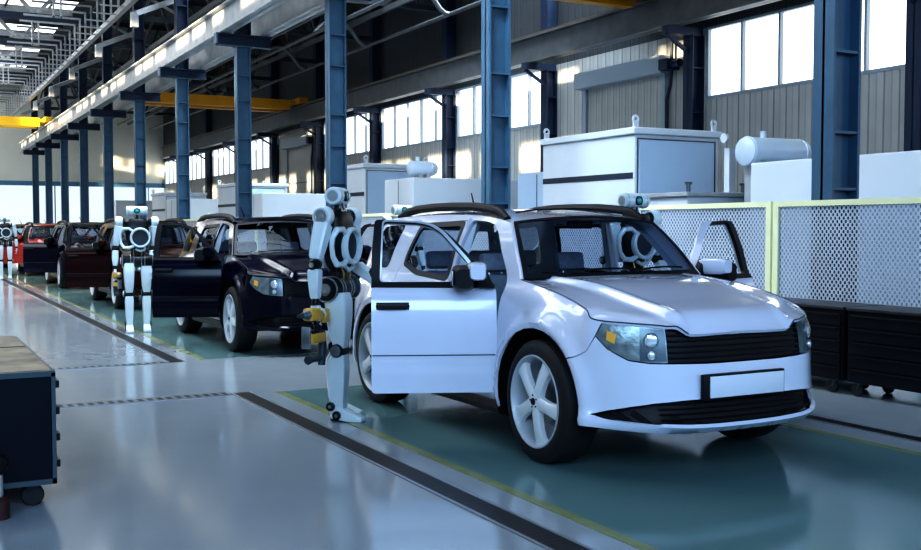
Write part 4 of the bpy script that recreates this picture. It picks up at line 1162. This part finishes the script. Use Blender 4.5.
        def mbx(x0, x1, y0, y1, z0, z1, tp=.75):
            vs = []
            for (xx, k) in ((x0, .8), (x0 + (x1 - x0) * .25, 1), (x0 + (x1 - x0) * .8, .95), (x1, tp)):
                cy_, cz_ = (y0 + y1) / 2, (z0 + z1) / 2; hy, hz_ = (y1 - y0) / 2 * k, (z1 - z0) / 2 * k
                vs.append([(sd * xx, cy_ + hy * math.copysign(abs(math.cos(a)) ** .5, math.cos(a)), cz_ + hz_ * math.copysign(abs(math.sin(a)) ** .5, math.sin(a))) for a in [2 * PI * j / 16 for j in range(16)]])
            return vs
        MB().loft(mbx(.05, .29, -.13, .01, -.005, .130)).build('mirror_cap', pm, mr, smooth=60)
        MB().loft(mbx(.03, .27, -.045, .11, -.075, .105)).build('mirror_housing', M['blackpl'], mr, smooth=60)
        MB().tube([(sd * -.02, -.09, .0), (sd * .03, -.03, .0), (sd * .12, 0, .01)], .032, 8).build('mirror_arm', M['blackpl'], mr)
        MB().box((sd * .150, .112, .015), (.17, .008, .10)).build('mirror_glass', M['rb_metal'], mr, bevel=.003)
        d0.rotation_euler = (0, 0, sd * -rad(ang))
    return car

# ================================================================== robots (forward = -y, right hand at -x)
def make_robot(loc, rz, label, arm_r=(6, 4), arm_l=(6, 4), head_yaw=0., leg_split=.02, group='white and black assembly robots'):
    r = empty('humanoid_robot', loc, rz, label, 'robot', group)
    W, K, J = M['rb_white'], M['rb_black'], M['rb_metal']
    # legs
    for sd in (-1, 1):
        lg = empty('leg', (sd * .125, sd * leg_split, 0), parent=r)
        # foot wedge
        ft = MB().loft([[(-.05, .07, .03), (.05, .07, .03), (.045, .07, .10), (-.045, .07, .10)],
                        [(-.055, .0, .01), (.055, .0, .01), (.045, .0, .12), (-.045, .0, .12)],
                        [(-.058, -.10, .0), (.058, -.10, .0), (.05, -.10, .075), (-.05, -.10, .075)],
                        [(-.055, -.21, .0), (.055, -.21, .0), (.045, -.21, .035), (-.045, -.21, .035)]])
        ft.build('foot', W, lg, bevel=.006)
        MB().bb(-.05, .05, -.20, .06, 0, .012).build('sole', K, lg, smooth=0)
        for (yy, zz) in ((.055, .115), (.0, .045)):
            a = MB().lathe((sd * .048, yy, zz), (sd, 0, 0), [(0, 0), (0, .036), (.018, .036), (.022, .028), (.022, 0)], 22); a.build('ankle_wheel', K, lg)
            MB().lathe((sd * .066, yy, zz), (sd, 0, 0), [(0, .016), (.008, .014), (.008, 0)], 16).build('wheel_hub', J, lg)
        # shin: flat faceted shell, wide at the top
        def sec(z, w, y0, y1, x=0.): return [(x - w, y0 + .010, z), (x - w * .82, y0, z), (x + w * .82, y0, z), (x + w, y0 + .010, z), (x + w, y1 - .012, z), (x + w * .75, y1, z), (x - w * .75, y1, z), (x - w, y1 - .012, z)]
        MB().loft([sec(.10, .043, -.045, .06), sec(.16, .05, -.05, .072), sec(.34, .058, -.062, .088), sec(.46, .062, -.068, .084), sec(.53, .054, -.06, .05)]).build('shin', W, lg, smooth=22)
        MB().lathe((-.075, .0, .565), (1, 0, 0), [(0, 0), (0, .050), (.02, .056), (.13, .056), (.15, .050), (.15, 0)], 30).build('knee_joint', K, lg)
        MB().lathe((sd * .075, .0, .565), (sd, 0, 0), [(0, .045), (.012, .043), (.012, .025), (.018, .022), (.018, 0)], 24).build('knee_hub', J, lg)
        MB().loft([sec(.585, .050, -.055, .035), sec(.68, .064, -.075, .060), sec(.84, .074, -.088, .085), sec(.96, .078, -.088, .092), sec(1.03, .064, -.07, .075)]).build('thigh', W, lg, smooth=22)
    # pelvis
    pv = MB().lathe((-.23, 0, 1.055), (1, 0, 0), [(0, 0), (0, .083), (.02, .096), (.44, .096), (.46, .083), (.46, 0)], 30).build('pelvis', K, r); PZ = 1.055
    g = MB()
    for x in (-.215, -.10, -.055, .055, .10, .215): g.ring((x, 0, 1.055), (1, 0, 0), .096, .008, 30, 6)
    g.build('pelvis_ring', J, pv)
    MB().lathe((-.232, 0, 1.055), (-1, 0, 0), [(0, .05), (.012, .048), (.014, .03), (.008, .028), (.008, 0)], 24).build('hip_disc', J, pv)
    MB().bb(-.10, .10, -.055, .05, 1.12, 1.19).build('pelvis_block', K, pv, bevel=.01)
    for x in (-.055, .055): MB().tube([(x, -.075, 1.13), (x * 1.1, -.08, 1.18), (x, -.05, 1.25)], .007, 6).build('waist_wire', M['rb_wire'], pv)
    # torso core
    sec2 = lambda z, w, d, y=0.: [(w * math.copysign(abs(math.cos(a)) ** .6, math.cos(a)), y + d * math.copysign(abs(math.sin(a)) ** .6, math.sin(a)), z) for a in [2 * PI * j / 20 for j in range(20)]]
    t = MB().loft([sec2(1.14, .10, .06), sec2(1.20, .09, .06), sec2(1.27, .13, .075), sec2(1.36, .165, .09), sec2(1.52, .175, .095), sec2(1.63, .17, .085), sec2(1.68, .10, .06)]).build('torso', K, r)
    cz = 1.40
    MB().lathe((.04, -.075, cz), (0, -1, 0), [(0, .148), (.035, .153), (.055, .149), (.062, .136), (.055, .118), (.03, .114), (0, .114)], 40).build('chest_ring', W, t)
    MB().lathe((.04, -.075, cz), (0, -1, 0), [(.0, .116), (.018, .116), (.020, .06), (.020, 0)], 36).build('chest_disc', M['slot'], t)
    g = MB().tube([(-.07, -.10, cz + .100), (-.12, -.10, cz + .135), (-.20, -.09, cz + .130), (-.24, -.07, cz + .07), (-.243, -.065, cz), (-.235, -.07, cz - .08), (-.195, -.085, cz - .145), (-.12, -.10, cz - .150), (-.05, -.10, cz - .12)], [.022, .026, .03, .026, .022, .024, .028, .028, .022], 10, sx=1, sy=.9)
    g.build('side_loop', W, t)
    MB().tube([(.11, -.09, cz - .14), (.10, -.08, cz - .18), (.04, -.07, cz - .20), (-.03, -.08, cz - .17)], .018, 8).build('lower_bracket', W, t)
    g = MB()
    for i, x in enumerate((.168, .184)): g.tube([(x, -.06, cz + .16), (x + .02, -.075, cz + .05), (x + .01, -.08, cz - .08), (x - .03, -.06, cz - .17)], .009, 6)
    g.build('side_cable', J, t)
    MB().bb(-.13, .13, .06, .17, 1.22, 1.56).build('back_pack', W, t, bevel=.02)
    # neck and head
    nk = MB().lathe((0, 0, 1.60), (0, 0, 1), [(0, .075), (.06, .06), (.09, .038), (.16, .038)], 20).build('neck', K, r)
    MB().tube([(-.03, -.05, 1.60), (-.035, -.055, 1.68), (-.02, -.035, 1.74)], .008, 6).tube([(.03, -.05, 1.60), (.035, -.055, 1.68), (.02, -.035, 1.74)], .008, 6).build('neck_tube', J, nk)
    hd = empty('head', (0, 0, 1.80), parent=r); hd.rotation_euler = (0, 0, rad(head_yaw))
    MB().lathe((-.15, 0, 0), (1, 0, 0), [(0, 0), (0, .060), (.006, .068), (.05, .070), (.25, .070), (.294, .068), (.30, .060), (.30, 0)], 34).build('head_shell', W, hd)
    g = MB()
    for x in (-.115, -.045, .045, .115): g.ring((x, 0, 0), (1, 0, 0), .0695, .0035, 34, 6)
    g.build('head_seam', J, hd)
    MB().lathe((0, -.058, 0), (0, -1, 0), [(0, .044), (.022, .042), (.026, .034), (.018, .030)], 26).build('eye_bezel', K, hd)
    MB().lathe((0, -.062, 0), (0, -1, 0), [(.016, .031), (.022, .018), (.024, 0)], 22).build('eye_lens', M['rb_cyan'], hd)
    for q in (-1, 1): MB().lathe((q * .152, 0, 0), (q, 0, 0), [(0, .045), (.004, .043), (.004, 0)], 26).build('head_end_disc', J, hd)
    MB().bb(-.03, .03, -.03, .03, -.10, -.05).build('head_mount', W, hd, bevel=.006)
    # arms
    res = {}
    for sd, (out_a, bend) in ((-1, arm_r), (1, arm_l)):
        sh = empty('arm', (sd * .255, 0, 1.635), parent=r)
        MB().lathe((-sd * .09, 0, 0), (sd, 0, 0), [(0, .05), (.03, .06), (.05, .06)], 24).build('shoulder_joint', K, sh)
        MB().lathe((-sd * .05, 0, .0), (sd, 0, 0), [(0, 0), (0, .070), (.02, .082), (.085, .082), (.10, .070), (.10, 0)], 30).build('shoulder_shell', W, sh)
        MB().lathe((sd * .052, 0, 0), (sd, 0, 0), [(0, .055), (.006, .055), (.006, .045), (.002, .040), (.002, .022), (.008, .020), (.008, 0)], 26).build('shoulder_disc', J, sh)
        oa = rad(out_a); ba = rad(bend)
        el = Vector((sd * math.sin(oa) * .395, .02, -math.cos(oa) * .395))
        wr_ = el + Vector((sd * math.sin(oa * .2) * .295, -math.sin(ba) * .295, -math.cos(ba) * .295))
        def seg(a, b, wa, wm, wb, da, db):
            a = Vector(a); b = Vector(b); d = (b - a).normalized(); rx = Vector((1, 0, 0)); rx = (rx - d * rx.dot(d)).normalized(); ry = d.cross(rx)
            def q(t, w_, dd): 
                c = a.lerp(b, t); return [c + rx * w_ * sx_ + ry * dd * sy_ for sx_, sy_ in ((-1, -.7), (-.75, -1), (.75, -1), (1, -.7), (1, .7), (.75, 1), (-.75, 1), (-1, .7))]
            return MB().loft([q(0, wa * .8, da * .8), q(.06, wa, da), q(.5, wm, (da + db) / 2), q(.92, wb, db), q(1, wb * .8, db * .8)])
        up0 = Vector((0, 0, -.05))
        seg(up0, el * .90, .060, .058, .045, .062, .048).build('upper_arm', W, sh, smooth=22)
        MB().lathe(el - Vector((.056, 0, 0)), (1, 0, 0), [(0, 0), (0, .034), (.01, .040), (.102, .040), (.112, .034), (.112, 0)], 24).build('elbow_joint', K, sh)
        MB().lathe(el + Vector((sd * .056, 0, 0)), (sd, 0, 0), [(0, .022), (.008, .020), (.008, 0)], 18).build('elbow_hub', J, sh)
        d = (wr_ - el).normalized()
        seg(el + d * .035, wr_ - d * .03, .046, .048, .036, .050, .036).build('forearm', W, sh, smooth=22)
        MB().cyl(wr_ - d * .035, wr_ + d * .02, .030).build('wrist', K, sh)
        # hand
        hn = empty('hand', tuple(wr_), parent=sh)
        palm = wr_ * 0 + d * .02
        rx = Vector((0, 1, 0)); rx = (rx - d * rx.dot(d)).normalized(); ry = d.cross(rx)   # rx across the palm, ry palm normal
        g = MB(); Rm = Matrix((rx, d, ry)).transposed(); g.box(d * .065, (.078, .09, .036), Rm); g.build('palm', W, hn, bevel=.008)
        cv_ = sd
        for i, (off, L_) in enumerate(((-.030, .040), (-.010, .045), (.010, .043), (.030, .034))):
            p0 = d * .108 + rx * off; p1 = p0 + d * L_ ; p2 = p1 + (d * .75 - Vector((cv_, 0, 0)) * .55) * L_ * .75; p3 = p2 + (d * .25 - Vector((cv_, 0, 0)) * .8) * L_ * .55
            MB().tube([p0, p1, p2, p3], [.0092, .0088, .008, .0062], 8).build('finger', W, hn)
            MB().sphere(tuple(p1), .0102, 6).sphere(tuple(p0), .0105, 6).build('knuckle', K, hn)
        p0 = d * .045 - rx * .040; MB().tube([p0, p0 - rx * .028 + d * .018, p0 - rx * .034 + d * .050 - Vector((cv_, 0, 0)) * .02, p0 - rx * .020 + d * .074 - Vector((cv_, 0, 0)) * .035], [.011, .010, .009, .007], 8).build('thumb', W, hn)
        res[sd] = Vector(sh.location) + wr_ + d * .12
    return r, res

def power_tool(world, rz, label, sc=1.):
    """battery nut-runner held upright by its grip: origin at the grip centre"""
    r = empty('nut_runner', tuple(world), rz, label, 'power tool', 'yellow power tools'); r.scale = (sc, sc, sc)
    Yl, G, Kk = M['tool_y'], M['tool_g'], M['rb_black']
    MB().cyl((0, 0, -.07), (0, 0, .06), .021, n=12).build('grip', Kk, r)
    MB().box((-.0, -.045, .045), (.075, .12, .075)).build('motor_housing', Yl, r, bevel=.014)
    MB().box((-.0, .06, .03), (.07, .07, .085)).build('rear_housing', Yl, r, bevel=.012)
    MB().cyl((0, -.10, .045), (0, -.15, .045), .032, .020, n=18).build('gear_nose', M['rb_metal'], r)
    MB().cyl((0, -.15, .045), (0, -.20, .045), .012, n=10).build('output_bit', G, r)
    MB().box((0, -.035, -.095), (.078, .15, .062)).build('battery', Yl, r, bevel=.010)
    MB().box((0, -.035, -.06), (.07, .13, .018)).build('battery_rail', Kk, r, bevel=.003)
    MB().box((0, -.118, -.09), (.06, .018, .13)).build('front_guard', M['rb_metal'], r, bevel=.004)
    MB().box((0, -.022, -.005), (.014, .016, .035)).build('trigger', Kk, r, bevel=.003)
    MB().tube([(0, .05, -.06), (0, .055, -.15), (0, .05, -.22), (0, .045, -.27)], [.022, .027, .026, .022], 12).build('torque_arm', G, r)
    MB().cyl((0, .05, -.225), (0, -.09, -.225), .018, n=12).cyl((0, -.09, -.225), (0, -.105, -.225), .026, n=12).build('reaction_bar', G, r)
    return r

VERTEX = {}
def place_robot(loc, rzdeg, label, tool=None, **k):
    r, hands = make_robot((loc[0], loc[1], .006), rad(rzdeg), label, **k)
    if tool:
        h = Matrix.Rotation(rad(rzdeg), 3, 'Z') @ hands[-1] + Vector((loc[0], loc[1], 0))
        fw = Matrix.Rotation(rad(rzdeg), 3, 'Z') @ Vector((.018, 0, 0))
        power_tool(h + fw + Vector((0, 0, -.02)), rad(rzdeg + tool[1]), tool[0], tool[2] if len(tool) > 2 else 1.)
    return r
place_robot((3.165, 7.98), 42, 'white and black humanoid robot standing at the open door of the white car', ('yellow and grey power tool held by the robot beside the white car', -95, 1.3), arm_r=(17, 3), arm_l=(10, 55), leg_split=.07, head_yaw=10)
place_robot((6.13, 7.95), 6, 'humanoid robot on the far side of the white car, seen through its windshield', arm_r=(10, 40), arm_l=(12, 30))
place_robot((3.18, 16.1), -8, 'humanoid robot standing at the open door of the navy car, facing the camera', ('yellow power tool held low by the robot at the navy car', 20), arm_r=(8, 8), arm_l=(-6, 10))
place_robot((6.32, 13.5), 10, 'humanoid robot behind the white car, only its pale head above the roof', arm_r=(8, 20), arm_l=(8, 20))
place_robot((2.93, 34.6), -6, 'distant humanoid robot in front of the red car door, at the left edge', ('distant power tool held by the robot at the left edge', 20), arm_r=(8, 6), arm_l=(8, 6))
place_robot((2.55, 36.6), -4, 'distant humanoid robot cut by the left edge beside the red car', arm_r=(8, 6), arm_l=(8, 6))
place_robot((6.2, 23.0), 8, 'humanoid robot between the maroon car and the fence', arm_r=(8, 20), arm_l=(8, 20))

car = make_car()
CX = 4.65
tag(car, 'white suv with open front doors and blank plate, nearest in the row', 'car', 'suvs standing on the assembly line')
cars = [car]
for (yy, mt_, lab) in ((12.97, 'paint_n', 'dark navy suv with open doors, second in the row behind the white one'),
                       (20.9, 'paint_m', 'very dark maroon suv with open doors, third in the row'),
                       (28.6, 'paint_n', 'dark navy suv with open doors, fourth in the row'),
                       (36.6, 'paint_r', 'bright red suv with open doors, fifth in the row'),
                       (44.6, 'paint_n', 'dark navy suv at the far end of the row behind the red one')):
    c = copy_tree(car, None, {M['paint_w']: M[mt_]}); c.location = (CX, yy, 0); c['label'] = lab; cars.append(c)
car.location = (CX, 5.83, 0)

# ------------------------------------------------------------------ light
w = bpy.data.worlds.new('world'); scene.world = w; w.use_nodes = True
bg = w.node_tree.nodes['Background']; bg.inputs[0].default_value = (.42, .60, .95, 1); bg.inputs[1].default_value = .75
def area(loc, target, sx, sy, power, col, spread=180):
    l = bpy.data.lights.new('area_light', 'AREA'); l.shape = 'RECTANGLE'; l.size = sx; l.size_y = sy; l.energy = power; l.color = col; l.spread = rad(spread)
    o = bpy.data.objects.new('fill_light', l); COL.objects.link(o); o.location = loc  # soft fill lights added in place of ambient daylight, not lamps of the hall
    o.rotation_euler = (Vector(target) - Vector(loc)).to_track_quat('-Z', 'Y').to_euler(); return o
area((-5, -6, 7.5), (4.5, 8, .8), 9, 5, 1050, (.50, .74, 1.0))
area((4, -9, 5), (5, 8, 1), 10, 4, 520, (.48, .72, 1.0))
area((6.6, 14, 12.0), (12, 18, 1), 4, 12, 1650, (.72, .86, 1.0), 120)
area((14, 34, 11.5), (12, 36, 1), 6, 22, 3400, (.78, .90, 1.0), 125)
area((1, 24, 12.0), (3, 24, 0), 6, 24, 2200, (.82, .90, 1.0))
area((1, 62, 12.0), (3, 62, 0), 8, 34, 5200, (.95, .97, 1.0))
sun = bpy.data.lights.new('sun', 'SUN'); sun.energy = 17; sun.color = (1, .80, .52); sun.angle = rad(.8)
so = bpy.data.objects.new('sun', sun); COL.objects.link(so)
so.rotation_euler = Vector((1, .35, -.155)).to_track_quat('-Z', 'Y').to_euler()

scene.view_settings.view_transform = 'Standard'
scene.view_settings.look = 'High Contrast'
scene.view_settings.exposure = -.08
c = scene.cycles
c.use_denoising = True; c.max_bounces = 7; c.diffuse_bounces = 3; c.glossy_bounces = 4; c.transparent_max_bounces = 24
c.sample_clamp_indirect = 6; c.caustics_reflective = False; c.caustics_refractive = False
